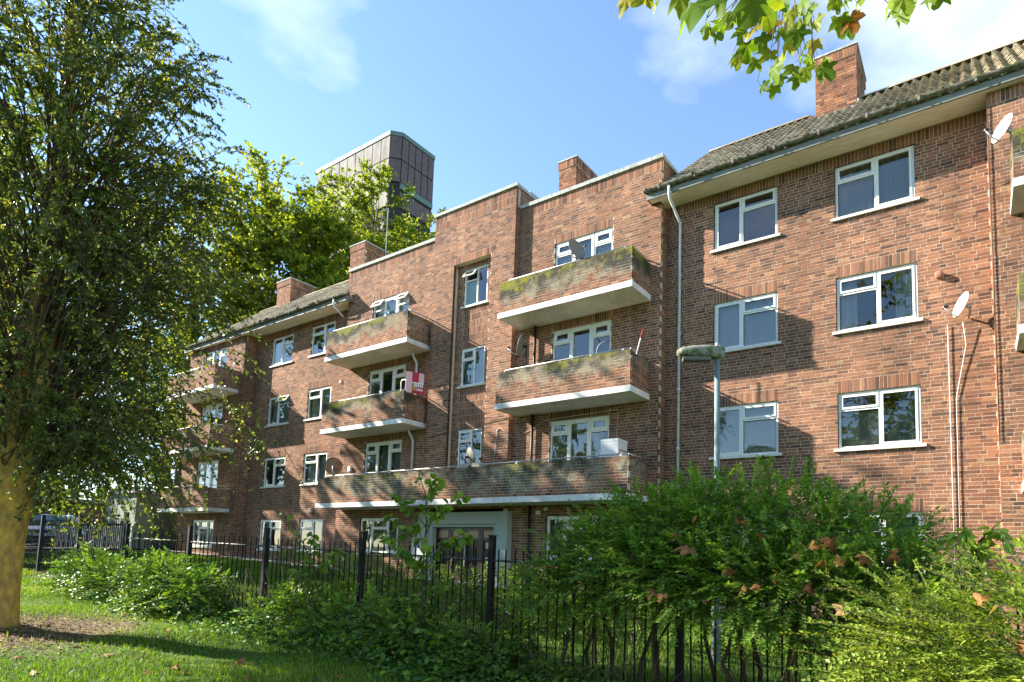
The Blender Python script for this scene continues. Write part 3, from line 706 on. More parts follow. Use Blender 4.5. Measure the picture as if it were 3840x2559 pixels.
f = MB(); f.box(9.58,10.71,2.575,2.612,13.62,13.80); f.box(10.668,10.71,2.613,2.95,13.65,13.98); f.obj('flashing', M['lead'], c1)
chimney(-10.66,-9.63,2.62,4.15,13.0,15.56); chimney(1.12,1.84,2.5,3.95,11.4,15.45); chimney(-16.6,-15.4,2.62,4.0,13.0,15.2)
MB().tube([(-8.9,3.2,11.6),(-8.9,3.2,17.2)],.018,6).obj('aerial', M['rail'], block)

# ---- pipes, vents, cables
def pipe(pts, r, m, name='downpipe', collars=()):
    mb = MB().tube(pts, r, 10)
    for z in collars: mb.tube([(pts[-1][0],pts[-1][1],z-.04),(pts[-1][0],pts[-1][1],z+.04)], r*1.28, 10)
    return mb.obj(name, m, block, True)
pipe([(6.81,-.755,11.0),(6.81,-.755,10.82),(6.81,-.70,10.70),(6.83,-.14,10.36),(6.83,-.085,10.24),(6.83,-.085,.4)], .036, M['pipe_w'], collars=(10.3,8.9,7.35,5.9,4.4))
pipe([(-6.81,-.755,11.0),(-6.81,-.755,10.82),(-6.81,-.70,10.70),(-6.6,-.45,10.36)], .034, M['pipe_w'])
for k, z1 in ((3,8.28),(2,5.656),(1,3.03)):
    z0 = z1-2.625+1.02 if k > 1 else .5
    zz = (z1-2.46) if k > 1 else .4
    MB().tube([(2.50,-PB-.07,z1),(2.50,-PB-.07,zz)], .04, 10).obj('downpipe', M['pipe_b'], block, True)
    if k > 1: MB().tube([(-2.46,-PB-.25,z1),(-2.46,-PB-.25,z1-.12),(-2.44,-PB-.07,z1-.36),(-2.44,-PB-.07,zz)], .042, 10).obj('downpipe', M['pipe_w'], block, True)
MB().lathe((12.48,-.001,7.59),(0,-1,0),[(0,.075),(.09,.075),(.10,.055),(.10,.0)],16).obj('vent', mat('terracotta_vent', base=(.30,.15,.10), rough=.8, var=.3, vscale=20), block, True)
MB().lathe((-6.99,-.001,7.98),(0,-1,0),[(0,.07),(.13,.07),(.14,.05),(.14,0)],16).obj('vent', M['rail'], block, True)
MB().box(-5.80,-5.66,-PB-.09,-PB-.004,4.42,4.60).obj('vent', M['white'], block)
MB().box(2.72,2.84,-PB-.08,-PB-.004,2.76,2.88).obj('junction_box', M['white'], block)
MB().box(-8.60,-8.46,-.09,-.004,3.0,3.16).obj('junction_box', M['white'], block)
MB().lathe((3.05,-PB-.004,2.93),(0,-1,-.25),[(0,.05),(.10,.05),(.11,.03),(.11,0)],14).obj('security_light', M['white'], block, True)
def cable(pts, m=None, r=.008):
    return MB().tube(pts, r, 5).obj('cable', m or M['cable'], block, True)
cable([(12.60,-.03,6.52),(12.60,-.022,.5)]); cable([(12.86,-.10,6.5),(12.90,-.05,6.05),(12.80,-.03,5.5),(12.71,-.022,5.0),(12.69,-.022,.5)])
cable([(13.37,-PR-.02,10.6),(13.37,-PR-.02,4.0)], M['cable_b'], .007)
cable([(1.20,-PT-.02,4.0),(1.30,-PT-.02,5.30),(1.42,-PT-.02,5.34),(1.70,-PT-.02,5.15),(1.80,-PB-.02,5.02),(2.5,-PB-.02,5.26),(2.9,-PB-.02,5.45),(5.25,-PB-.02,5.52),(5.25,-PB-.02,4.75)])
cable([(-1.7,-PT-.02,5.28),(1.7,-PT-.02,5.62)], M['cable_b'], .009)
cable([(13.5,-PR-.02,8.95),(13.72,-PR-.02,9.0),(14.2,-PR-.02,9.06)], M['cable_b'], .008)
# ---- bricks of the walls: the 300 that show largest one by one, the rest joined
A = np.array(BR); ctr = A[:,0:3]+A[:,3:6]*A[:,9:10]*.5
sel = np.where((np.abs(A[:,7]+1) < .01) & (A[:,0] > 9.2) & (A[:,0] < 14.3) & (A[:,2] > 3.2) & (A[:,2] < 9.7) & (np.abs(A[:,10]-.065) < .001) & ((np.abs(A[:,9]-.215) < .0005)|(np.abs(A[:,9]-.1025) < .0005)))[0]
q_ = A[sel,9]/np.linalg.norm(ctr[sel]-CAM, axis=1)**2
# nearest patch of full bricks, headers included
dd_ = np.linalg.norm(ctr[sel]-CAM, axis=1); pick = sel[np.argsort(dd_)[:300]]
rightwall = [o for o in block.children if o.name == 'wall'][0]
bm_ = {}
for wv_ in (.215,.1025):
    me = bpy.data.meshes.new('brick'); mb = MB().box(0,wv_,0,.1,0,.065); me.from_pydata(mb.v,[],mb.f); me.update(); me.materials.append(M['brick1']); bm_[wv_] = me
for i in pick:
    o_ = bpy.data.objects.new('brick', bm_[.215 if A[i,9] > .15 else .1025]); col.objects.link(o_); o_.parent = rightwall
    o_.location = A[i,0:3]+np.array([0, R_.uniform(-.0012,.0012), 0])
keep = np.ones(len(A), bool); keep[pick] = False
brick_obj('brickwork', A[keep].tolist(), M['brick'], block)

# ================================================================== things fixed to or standing on the block
def sat_dish(loc, aim, r, m, label, group=None, pole=None, arm_drop=.8, feed=True):
    """loc: dish centre, aim: direction it faces"""
    base = np.array(loc, float) if pole is None else np.array(pole, float)
    root = empty('satellite_dish', base); tag(root, label, 'satellite dish', group)
    c = np.array(loc, float)-base; ax = np.array(aim, float); ax /= np.linalg.norm(ax)
    prof = [(-.26*r+.26*r*(t*t), r*t) for t in (0.02,.25,.45,.65,.82,.95,1.0)]
    back = [(-.26*r+.26*r*(t*t)-.012, r*t) for t in (1.0,.95,.82,.65,.45,.25,.02)]
    MB().lathe(c, ax, prof+back, 28).obj('dish', m, root, True)
    up = np.array([0,0,1.]); side = np.cross(ax, up); side /= np.linalg.norm(side); dn = np.cross(ax, side); dn = dn if dn[2] < 0 else -dn
    if feed:
        e = c+ax*r*1.15+dn*r*.55
        MB().tube([c+dn*r*.98-ax*.02, c+dn*r*.95+ax*r*.4, e], .014, 6).obj('feed_arm', M['rail'], root, True)
        MB().tube([e, e-ax*.10+up*.03], .03, 10).obj('receiver', M['plastic'], root, True)
    mb = MB().tube([c-ax*(.26*r+.02), c-ax*(.26*r+.13)], .035, 8)
    if pole is not None: mb.tube([c-ax*(.26*r+.12)+up*.05, c-ax*(.26*r+.12)-up*.1, (0,0,0)], .022, 8)
    mb.obj('mount', M['plastic'] if m is M['dish'] else M['rail'], root, True)
    return root
ztop = lambda k: 8.281+1.014+(k-3)*H
sat_dish((4.46,-1.33,9.72), (.92,-.25,.28), .29, M['dish'], 'grey satellite dish on the top floor balcony right of the stair tower', pole=(4.86,-1.33,ztop(3)))
sat_dish((2.28,-.86,7.62), (-.85,-.45,.25), .30, M['dish'], 'grey satellite dish edge on behind the rail of the second floor balcony', pole=(2.46,-.80,6.7))
sat_dish((.86,-1.18,4.44), (-.40,-.72,.25)*1 if False else (.35,.85,.30), .27, M['dish'], 'dark satellite dish in front of the lowest stair window', pole=(1.02,-1.30,ztop(1)))
sat_dish((-5.52,-1.24,4.50), (-.70,.62,.30), .31, net_mat('dish_mesh',(.13,.10,.075),.72), 'brown mesh satellite dish at the left end of the long balcony', pole=(-5.42,-1.30,ztop(1)))
sat_dish((12.83,-.42,6.76), (-.80,-.42,.30), .25, M['dish_w'], 'white satellite dish on the plain wall with two white cables below', pole=(12.95,-.02,6.60))
sat_dish((13.56,-.98,9.78), (-.74,-.50,.30), .25, M['dish_w'], 'white satellite dish at the corner under the eaves', pole=(13.72,-PR-.01,9.62))
# estate agent board on the balcony left of the tower
sg_ = empty('agent_board', (-1.80,-1.06,ztop(2)-.02)); tag(sg_, 'red and white estate agent board standing at a balcony corner', 'sign')
M['sign_red'] = mat('sign_red', base=(.48,.012,.03), rough=.45); M['sign_pink'] = mat('sign_pale_pink', base=(.75,.50,.52), rough=.5); M['sign_gold'] = mat('sign_gold', base=(.55,.27,.05), rough=.5)
bd = MB().obox((0,0,.36),(.45,.89,0),(0,0,1),(.89,-.45,0),.30,.34,.008).obj('board', M['sign_red'], sg_)
def onb(u0,u1,v0,v1,nm,m,d=.0105):
    c = np.array([0,0,.36])+np.array([.45,.89,0])*((u0+u1)/2)+np.array([0,0,1])*((v0+v1)/2)+np.array([.89,-.45,0])*d
    MB().obox(c,(.45,.89,0),(0,0,1),(.89,-.45,0),(u1-u0)/2,(v1-v0)/2,.0015).obj(nm, m, bd)
onb(-.30,-.10,-.34,.34,'pale_panel',M['sign_pink']); onb(.12,.285,-.02,.33,'pale_panel',M['sign_pink']); onb(-.10,.28,-.02,.02,'stripe',M['white'],.013)
onb(-.09,.05,-.24,-.06,'emblem',M['sign_gold'],.013)
for i in range(5): onb(-.02+i*.06,.02+i*.06,-.13,.0-.03*(i%2),'letter_bar',M['white'],.0155)
onb(.06,.26,-.25,-.17,'word_bar',M['sign_pink'],.013)
MB().tube([(0,.02,-.02),(0,.02,.4)],.014,6).obj('stake', M['white'], sg_)
# white tube frame next to it
lf = tag(MB().tube([(-2.16,-1.30,ztop(2)),(-2.18,-1.30,ztop(2)+.34),(-2.14,-1.30,ztop(2)+.42),(-1.98,-1.30,ztop(2)+.42),(-1.94,-1.30,ztop(2)+.34),(-1.95,-1.30,ztop(2))],.02,8).obj('tube_hoop', M['white'], None, True), 'white bent tube hoop on the balcony wall beside the red board', 'hoop')
# white freezer box on the long balcony
fz = empty('chest_appliance', (5.48,-.86,3.19)); tag(fz, 'white box appliance behind the long balcony rail', 'appliance')
MB().box(-.30,.20,-.24,.24,0,1.34).obj('cabinet', M['white'], fz); MB().box(-.305,.205,-.245,.245,1.343,1.40).obj('lid', M['white'], fz); MB().box(.206,.22,-.2,.2,1.10,1.13).obj('handle', M['rail'], fz)
MB().box(-.12,.06,-.1,.1,1.402,1.45).obj('tray', mat('blue_plastic', base=(.12,.25,.38), rough=.4), fz)
# planters on the long balcony, broom, bent blue handlebar
for x, w_, lab in ((.80,.30,'grey trough planter tied to the balcony rail'),(1.24,.28,'cream trough planter tied to the balcony rail')):
    e_ = empty('planter', (x,-1.31,ztop(1))); tag(e_, lab, 'planter')
    MB().add([(-w_/2+.02,-.07,0),(w_/2-.02,-.07,0),(w_/2-.02,.07,0),(-w_/2+.02,.07,0),(-w_/2,-.09,.15),(w_/2,-.09,.15),(w_/2,.09,.15),(-w_/2,.09,.15)],[(0,3,2,1),(0,1,5,4),(1,2,6,5),(2,3,7,6),(3,0,4,7)]).obj('trough', mat('trough_'+('grey' if x < 1 else 'cream'), base=(.42,.38,.34) if x < 1 else (.6,.56,.45), rough=.7), e_)
    MB().box(-w_/2+.01,w_/2-.01,-.08,.08,.11,.135).obj('soil', mat('soil', base=(.03,.022,.015), rough=1), e_)
bm = empty('broom', (5.90,-1.05,5.81)); tag(bm, 'broom with red tipped handle leaning in the second floor balcony', 'broom')
MB().tube([(0,0,.1),(.28,.10,1.30)],.014,6).obj('handle', M['white'], bm, True); MB().tube([(.28,.10,1.302),(.335,.12,1.52)],.016,6).obj('grip', M['sign_red'], bm, True); MB().box(-.14,.14,-.03,.03,0,.1).obj('head', M['plastic'], bm)
hb = empty('bicycle_handlebar', (5.02,-1.0,5.83)); tag(hb, 'blue grey bent bicycle handlebar above the second floor balcony rail', 'bicycle')
MB().tube([(-.12,0,.0),(-.10,0,1.0),(-.04,0,1.24),(.08,0,1.34),(.14,0,1.32),(.30,0,1.35)],.020,8).obj('stem', mat('blue_grey_paint', base=(.10,.14,.20), rough=.4), hb, True); MB().tube([(.06,-.05,1.33),(.02,-.2,1.42)],.014,6).obj('lever', M['plastic'], hb, True)
# warning sign in the ground floor window, notice board beside the door
ws = empty('warning_sign', (4.05,-PB+.04,2.12)); tag(ws, 'small yellow warning sticker inside ground floor window right of the door', 'sign')
MB().box(-.09,.09,-.003,.003,0,.24).obj('sheet', mat('sign_yellow', base=(.72,.46,.03), rough=.5), ws)
MB().add([(-.065,-.006,.09),(.065,-.006,.09),(0,-.006,.21)],[(0,1,2)]).obj('triangle', M['plastic'], ws)
MB().add([(-.04,-.009,.102),(.04,-.009,.102),(0,-.009,.18)],[(0,1,2)]).obj('triangle_face', MATS['sign_yellow'], ws)
MB().box(-.012,.012,-.011,-.0095,.115,.16).obj('mark', M['plastic'], ws); MB().box(-.065,.065,-.007,-.004,.03,.06).obj('text_line', M['plastic'], ws)
nb = empty('notice_board', (-2.12,-PB-.02,1.35)); tag(nb, 'white notice board on the wall left of the entrance', 'notice board')
MB().box(-.17,.17,-.02,.018,0,.72).obj('board', M['white'], nb)
for i in range(5): MB().box(-.12,.12-.03*(i%3),-.024,-.0205,.60-i*.09,.62-i*.09).obj('text_line', M['dish'], nb)

# ================================================================== lamp post
lp = at(2690, 1335, 9.0); g0 = float(gzb(lp[0], lp[1]))
lamp = empty('lamp_post', (lp[0], lp[1], g0)); tag(lamp, 'grey lamp post with mossy flat lantern standing behind the bush', 'lamp post')
ht = lp[2]-g0
MB().tube([(0,0,-.1),(0,0,1.0),(0,0,1.05),(0,0,ht-.06)], [.065,.065,.043,.039], 12).obj('pole', mat('lamp_pole_grey', base=(.16,.21,.21), rough=.5, var=.2, vscale=6, stretch=(1,1,.3)), lamp, True)
hd = np.array([-.86,-.50,0]); hd /= np.linalg.norm(hd); sd_ = np.array([-hd[1],hd[0],0])
hm = MB(); prof = [(.10,.055,-.02,.12),(.02,.09,-.05,.14),(-.12,.10,-.035,.15),(-.35,.10,-.03,.14),(-.50,.085,-.01,.12),(-.58,.05,.01,.08)]
n = 10; o = 0
for (u, hw, zb_, zt_) in prof:
    for k in range(n):
        an = 2*math.pi*k/n; cx_ = math.cos(an); sz_ = math.sin(an)
        hm.v.append(tuple(hd*(-u)+sd_*hw*np.sign(cx_)*abs(cx_)**.5+np.array([0,0,ht+(zb_+zt_)/2+(zt_-zb_)/2*np.sign(sz_)*abs(sz_)**.6])))
for i in range(len(prof)-1):
    for k in range(n): hm.f.append((i*n+k, i*n+(k+1)%n, (i+1)*n+(k+1)%n, (i+1)*n+k))
hm.f.append(tuple(range(n))[::-1]); hm.f.append(tuple((len(prof)-1)*n+k for k in range(n)))
hl = hm.obj('lantern', mat('mossy_lantern', base=(.30,.29,.24), rough=.8, var=.3, vscale=12, base2=(.10,.12,.03), bump=.5, bscale=60), lamp, True)
MB().obox(hd*.30+np.array([0,0,ht-.055]), hd, sd_, (0,0,1), .20,.07,.025).obj('bowl', mat('lamp_bowl', base=(.16,.15,.12), rough=.4), hl)
MB().tube([(0,0,ht+.12),(0,0,ht+.19)],[.035,.03],10).obj('photocell', M['rail'], hl, True)

# ================================================================== fences
FY = -8.4
def zrail(x): return 1.61+(8-x)*.0165 if x > -2.7 else 1.79
fence = empty('iron_fence', (5.0,FY,float(gz(5.0,FY)))); tag(fence, 'low black iron railing fence running through the bushes', 'fence')
fo = np.array([5.0,FY,float(gz(5.0,FY))])
def rel(p): return tuple(np.array(p)-fo)
posts = [-2.72, .15, 2.85, 5.42, 7.93, 10.45, 12.95, 15.45]
pm = None
for x in posts:
    zb_ = float(gz(x,FY))-.05; zt_ = zrail(x)+.30
    MB().box(x-fo[0]-.035,x-fo[0]+.035,-.035,.035,zb_-fo[2],zt_-fo[2]).box(x-fo[0]-.042,x-fo[0]+.042,-.042,.042,zt_-fo[2]+.001,zt_-fo[2]+.016).obj('post', M['steel'], fence)
barm = None
for a, b in zip(posts[:-1], posts[1:]):
    sp = .125 if a > 2 else .148; n = int((b-a-.10)/sp)
    MB().tube([rel((a+.036,FY,zrail(a+.04))), rel((b-.036,FY,zrail(b-.04)))], .016, 6).obj('top_rail', M['railtop'], fence, True)
    MB().tube([rel((a+.036,FY,float(gz(a,FY))+.10)), rel((b-.036,FY,float(gz(b,FY))+.10))], .016, 6).obj('bottom_rail', M['railtop'], fence, True)
    for i in range(n):
        x = a+(b-a)*(i+1)/(n+1); zt_ = zrail(x)+.14
        if barm is None:
            o_ = MB().tube([(0,0,0),(0,0,1.0)],.0095,6).obj('bar', M['steel'], fence); barm = o_.data
        else: o_ = link('bar', barm, M['steel'], fence)
        z0_ = float(gz(x,FY))+.06; o_.location = rel((x+random.uniform(-.006,.006), FY-.012, z0_)); o_.scale = (1,1,zt_-z0_); o_.rotation_euler = (random.gauss(0,.012),random.gauss(0,.012),0)
f2 = np.array([-6.5,FY,float(gz(-6.5,FY))]); tall = empty('tall_fence', f2); tag(tall, 'taller dark steel railing fence behind the yellow tree trunk', 'fence')
barm2 = None; tp = [-2.85,-5.5,-8.15,-10.8,-13.5]
for x in tp:
    MB().box(x-f2[0]-.04,x-f2[0]+.04,-.04,.04,float(gz(x,FY))-.05-f2[2],2.36-f2[2]).obj('post', M['steel_n'], tall)
for a, b in zip(tp[1:], tp[:-1]):
    for zr in (2.08, .98): MB().box(a-f2[0]+.041,b-f2[0]-.041,-.015,.015,zr-f2[2]-.02,zr-f2[2]+.02).obj('rail', M['steel_n'], tall)
    n = int((b-a-.1)/.105)
    for i in range(n):
        x = a+(b-a)*(i+1)/(n+1); z0_ = float(gz(x,FY))+.08
        if barm2 is None: o_ = MB().tube([(0,0,0),(0,0,1.0)],.010,6).obj('bar', M['steel_n'], tall); barm2 = o_.data
        else: o_ = link('bar', barm2, M['steel_n'], tall)
        o_.location = (x-f2[0], -.026, z0_-f2[2]); o_.scale = (1,1,2.22-z0_)

# ================================================================== vegetation helpers
def unit(v): return v/(np.linalg.norm(v, axis=-1, keepdims=True)+1e-9)
KITE_V = np.array([[0,0,0],[.42,.5,.10],[1,0,-.06],[.42,-.5,.10]]); KITE_Q = np.array([[0,1,2,3]])
OVAL_V = np.array([[0,0,0],[.22,.36,.06],[.22,0,0],[.22,-.36,.06],[.58,.42,.05],[.58,0,-.02],[.58,-.42,.05],[1,0,-.12]])
OVAL_Q = np.array([[0,2,1,1],[0,3,2,2],[1,2,5,4],[2,3,6,5],[4,5,7,7],[5,6,7,7]])
def scatter(TV, TQ, P, D, Nn, Ls, Ws):
    D = unit(D); S = unit(np.cross(Nn, D)); Nn = np.cross(D, S); n = len(P)
    V = P[:,None,:] + D[:,None,:]*(TV[None,:,0:1]*Ls[:,None,None]) + S[:,None,:]*(TV[None,:,1:2]*Ws[:,None,None]) + Nn[:,None,:]*(TV[None,:,2:3]*Ws[:,None,None])
    Q = (np.arange(n)[:,None,None]*len(TV)+TQ[None]).reshape(-1, TQ.shape[1])
    return V.reshape(-1,3), Q
def leafmesh(name, P, D, Nn, Ls, Ws, m, parent=None, oval=False, rnd=None, tri=False):
    if oval:
        TQ = np.array([[0,2,1],[0,3,2],[1,2,5],[1,5,4],[2,3,6],[2,6,5],[4,5,7],[5,6,7]]); V, Q = scatter(OVAL_V, TQ, P, D, Nn, Ls, Ws); k = 8
    else: V, Q = scatter(KITE_V, KITE_Q, P, D, Nn, Ls, Ws); k = 1
    r = R_.random(len(P)) if rnd is None else np.clip(rnd,0,1)
    return stuff(npmesh(name, V, Q, m, parent, {'rnd':('FACE', np.repeat(r, k))}))
def curve(a, b, n, droop=0., side=None, wob=0.):
    a = np.array(a, float); b = np.array(b, float); t = np.linspace(0,1,n)[:,None]
    p = a+(b-a)*t; p[:,2] += droop*4*(t*(1-t))[:,0]
    if wob: p[1:-1] += R_.normal(0, wob, (n-2,3))
    return p
def tree(name, base, trunk, tr_r, limbs, leafm, barkm, label, cat='tree', group=None, twigs=10, leaves=20, twl=(.4,.9), leaf=(.05,.1), lw=.5, droop=-.4, limb_r=.06, wob=.08, upn=.5, along=.35, twr=.006, twig_m=None, spread=1.0, outbias=.6, drawtw=True, trunk_m=None):
    """limbs: list of (start fraction on trunk, end point in world)"""
    base = np.array(base, float); root = empty(name, base); tag(root, label, cat, group)
    trunk = [np.array(p, float) for p in trunk]
    MB().tube([p-base for p in trunk], tr_r, 14).obj('trunk', trunk_m or barkm, root, True)
    tl = np.array(trunk); lb = MB(); tw = MB(); P, D, G = [], [], []
    cen = np.mean([e for _, e in limbs], 0)
    for fr, e in limbs:
        f = fr*(len(tl)-1); i = min(int(f), len(tl)-2); s = tl[i]+(tl[i+1]-tl[i])*(f-i)
        L_ = np.linalg.norm(e-s); pts = curve(s, e, 7, .10*L_, wob=wob*L_*.25); r0 = min(limb_r*(.5+L_*.12), tr_r[min(i+1,len(tr_r)-1)]*.75)
        lb.tube(pts-base, list(np.linspace(r0, r0*.18, 7)), 6)
        for j in range(twigs):
            t = along+(1-along)*R_.random()**.8; q = t*6; k = min(int(q),5); p0 = pts[k]+(pts[k+1]-pts[k])*(q-k)
            d = unit(pts[k+1]-pts[k])*.5 + unit(p0-cen)*outbias*np.array([1,1,.5]) + R_.normal(0,.55,3)*spread; d = unit(d)
            l_ = R_.uniform(*twl); p1 = p0+d*l_+np.array([0,0,droop*l_*R_.uniform(.4,1.2)])
            tp_ = curve(p0, p1, 4, .12*l_, wob=.02)
            if drawtw: tw.tube(tp_-base, [twr, twr*.8, twr*.6, twr*.4], 3, cap=False)
            m_ = int(leaves*R_.uniform(.7,1.3)); tt = R_.random(m_)**.8; q = tt*3; ki = np.minimum(q.astype(int),2); fr_ = (q-ki)[:,None]
            pp = tp_[ki]+(tp_[ki+1]-tp_[ki])*fr_; tang = unit(tp_[ki+1]-tp_[ki])
            P.append(pp); D.append(unit(tang*.5+R_.normal(0,.6,(m_,3)))); G.append(np.full(m_, R_.normal(0,.17)))
    P = np.concatenate(P); D = np.concatenate(D); G = np.concatenate(G); n = len(P)
    Nn = unit(R_.normal(0,1,(n,3))+np.array([0,0,upn*2])); Ls = R_.uniform(leaf[0], leaf[1], n)
    lb.obj('limbs', barkm, root, True)
    if drawtw: stuff(tw.obj('twigs', twig_m or barkm, root))
    leafmesh('crown', P-base, D, Nn, Ls, Ls*lw, leafm, root, rnd=.5+G+R_.normal(0,.2,n))
    return root, P
def ball_targets(c, r, n, inner=.35, low=-1):
    out = []
    while len(out) < n:
        v = R_.uniform(-1,1,3)
        if inner < np.linalg.norm(v) < 1 and v[2] > low: out.append(np.array(c)+v*np.array(r))
    return out
LM = dict(
 holly = mat('holly_leaf', ramp=[(0,(.045,.075,.018)),(.35,(.085,.135,.030)),(.7,(.15,.20,.042)),(.93,(.27,.31,.055)),(1,(.46,.42,.07))], rough=.38, spec=.3, trans=.42),
 lime = mat('lime_leaf', ramp=[(0,(.085,.145,.012)),(.4,(.145,.215,.018)),(.75,(.22,.275,.022)),(1,(.35,.34,.03))], rough=.5, spec=.22, trans=.55),
 green = mat('green_leaf', ramp=[(0,(0.040,0.083,0.014)),(.5,(0.080,0.150,0.022)),(1,(0.160,0.240,0.030))], rough=.5, spec=.22, trans=.35),
 bush = mat('bush_leaf', ramp=[(0,(.055,.12,.018)),(.4,(.11,.225,.03)),(.75,(.19,.34,.045)),(1,(.38,.50,.08))], rough=.35, spec=.22, trans=.4),
 bright = mat('bright_bush_leaf', ramp=[(0,(0.090,0.150,0.018)),(.5,(0.180,0.260,0.031)),(1,(0.330,0.390,0.061))], rough=.38, spec=.22, trans=.35),
 ivy = mat('ivy_leaf', ramp=[(0,(0.036,0.086,0.021)),(.4,(0.070,0.153,0.028)),(.75,(0.140,0.270,0.033)),(1,(0.260,0.396,0.033))], rough=.5, spec=.22, trans=.25),
 sap = mat('sapling_leaf', ramp=[(0,(.09,.19,.025)),(.5,(.17,.29,.035)),(1,(.34,.46,.05))], objrnd=True, rough=.42, spec=.22, trans=.4),
 plane = mat('plane_leaf', ramp=[(0,(.10,.19,.015)),(.4,(.17,.27,.02)),(.75,(.26,.34,.025)),(.93,(.36,.38,.03)),(.985,(.36,.20,.03)),(1,(.38,.14,.03))], objrnd=True, rough=.5, spec=.22, trans=.65, var=.15, vscale=30),
 planec = mat('plane_crown_leaf', ramp=[(0,(0.065,0.120,0.012)),(.6,(0.130,0.192,0.016)),(1,(0.260,0.264,0.020))], rough=.5, spec=.22, trans=.4),
 dry = mat('dry_leaf', ramp=[(0,(.16,.065,.022)),(.4,(.28,.12,.035)),(.75,(.38,.20,.07)),(1,(.45,.30,.14))], objrnd=True, rough=.7, spec=.2, trans=.25, var=.25, vscale=40),
 grass = mat('grass_blade', ramp=[(0,(0.061,0.136,0.012)),(.45,(0.114,0.224,0.017)),(.8,(0.210,0.336,0.026)),(1,(0.525,0.432,0.108))], rough=.55, spec=.22, trans=.35),
 litter = mat('leaf_litter', ramp=[(0,(.06,.035,.018)),(.4,(.17,.09,.04)),(.75,(.30,.19,.10)),(1,(.45,.36,.25))], rough=.85, spec=.15),
)
BK = dict(
 yellow = mat('yellow_bark', base=(.52,.32,.06), rough=.85, var=.30, vscale=7, base2=(.36,.22,.07), bump=.9, bscale=26, stretch=(1,1,.55)),
 brown = mat('brown_bark', base=(.085,.058,.036), rough=.9, var=.3, vscale=12, bump=.8, bscale=30, stretch=(1,1,.3)),
 twig = mat('twig_brown', base=(.10,.075,.04), rough=.8), grey = mat('grey_bark', base=(.16,.14,.11), rough=.9, var=.3, vscale=8, bump=.6, bscale=20),
)
# ---- the tree at the left with the yellow trunk
tb = TRUNK.copy(); tb[2] = float(gz(tb[0],tb[1]))
trk = [tb+np.array([0,0,-.1]), tb+np.array([0,0,.12]), tb+np.array([.0,.01,.5]), tb+np.array([.0,.02,1.2]), tb+np.array([.02,.05,2.0]), tb+np.array([.05,.10,2.9]), tb+np.array([.05,.2,4.2]), tb+np.array([0,.25,6.0]), tb+np.array([.05,.2,8.5]), tb+np.array([0,.1,10.3])]
rr = [.36,.31,.275,.265,.28,.27,.20,.15,.09,.03]
def Rz(z): return np.interp(z, [2.0,2.8,3.8,5.2,8.3,10.0,11.2], [1.5,2.0,2.35,2.6,2.5,1.9,.8])
limbs = []
for i in range(210):
    z = R_.uniform(3.1, 10.9); th = R_.uniform(0, 2*math.pi); 
    if R_.random() < .45: th = math.atan2(.97,.25)+R_.normal(0,.8)         # more of them on the side towards the block
    r_ = Rz(z)*(R_.uniform(.55,1.0)); e = np.array([tb[0]+.05+math.cos(th)*r_, tb[1]+.15+math.sin(th)*r_, z])
    fr = np.clip((z-tb[2]+.2-1.4*R_.uniform(.5,1.3))/10.3, .45, .95)
    limbs.append((float(fr), e))
for i in range(70):                            # fill the crown away from the block
    z = R_.uniform(4.5,11.0); th = math.atan2(-.97,.1)+R_.normal(0,.7); r_ = Rz(z)*R_.uniform(.4,1.0); limbs.append((float(np.clip((z-tb[2]-1.2)/10.3,.45,.95)), np.array([tb[0]+math.cos(th)*r_, tb[1]+.15+math.sin(th)*r_, z])))
# a few long low sprays
for px, py, D_ in ((1045,1640,12),(960,1500,12.2),(880,1310,12),(700,1840,12.3),(620,1850,11.7),(830,1700,12),(560,1800,11.5),(450,1780,12.4),(300,1740,12.2),(160,1700,11.8)): limbs.append((.52+R_.uniform(0,.1), at(px,py,D_)))
holly, HP = tree('berry_tree', tb, trk, rr, limbs, LM['holly'], BK['brown'], 'large leafy tree with thick yellow lit trunk and red berries', twigs=15, leaves=27, twl=(.4,1.05), leaf=(.045,.088), lw=.52, droop=-.75, limb_r=.022, wob=.10, upn=.35, along=.22, twig_m=BK['twig'], outbias=.5, trunk_m=BK['yellow'])
sel_ = R_.choice(len(HP), 60, replace=False); mb = MB()
for i in sel_:
    for j in range(7):
        c = HP[i]-tb+R_.normal(0,.03,3); s_ = .014; mb.add([c+(s_,0,0),c-(s_,0,0),c+(0,s_,0),c-(0,s_,0),c+(0,0,s_),c-(0,0,s_)],[(0,2,4),(2,1,4),(1,3,4),(3,0,4),(2,0,5),(1,2,5),(3,1,5),(0,3,5)])
stuff(mb.obj('berries', mat('red_berry', base=(.45,.03,.015), rough=.35), holly))
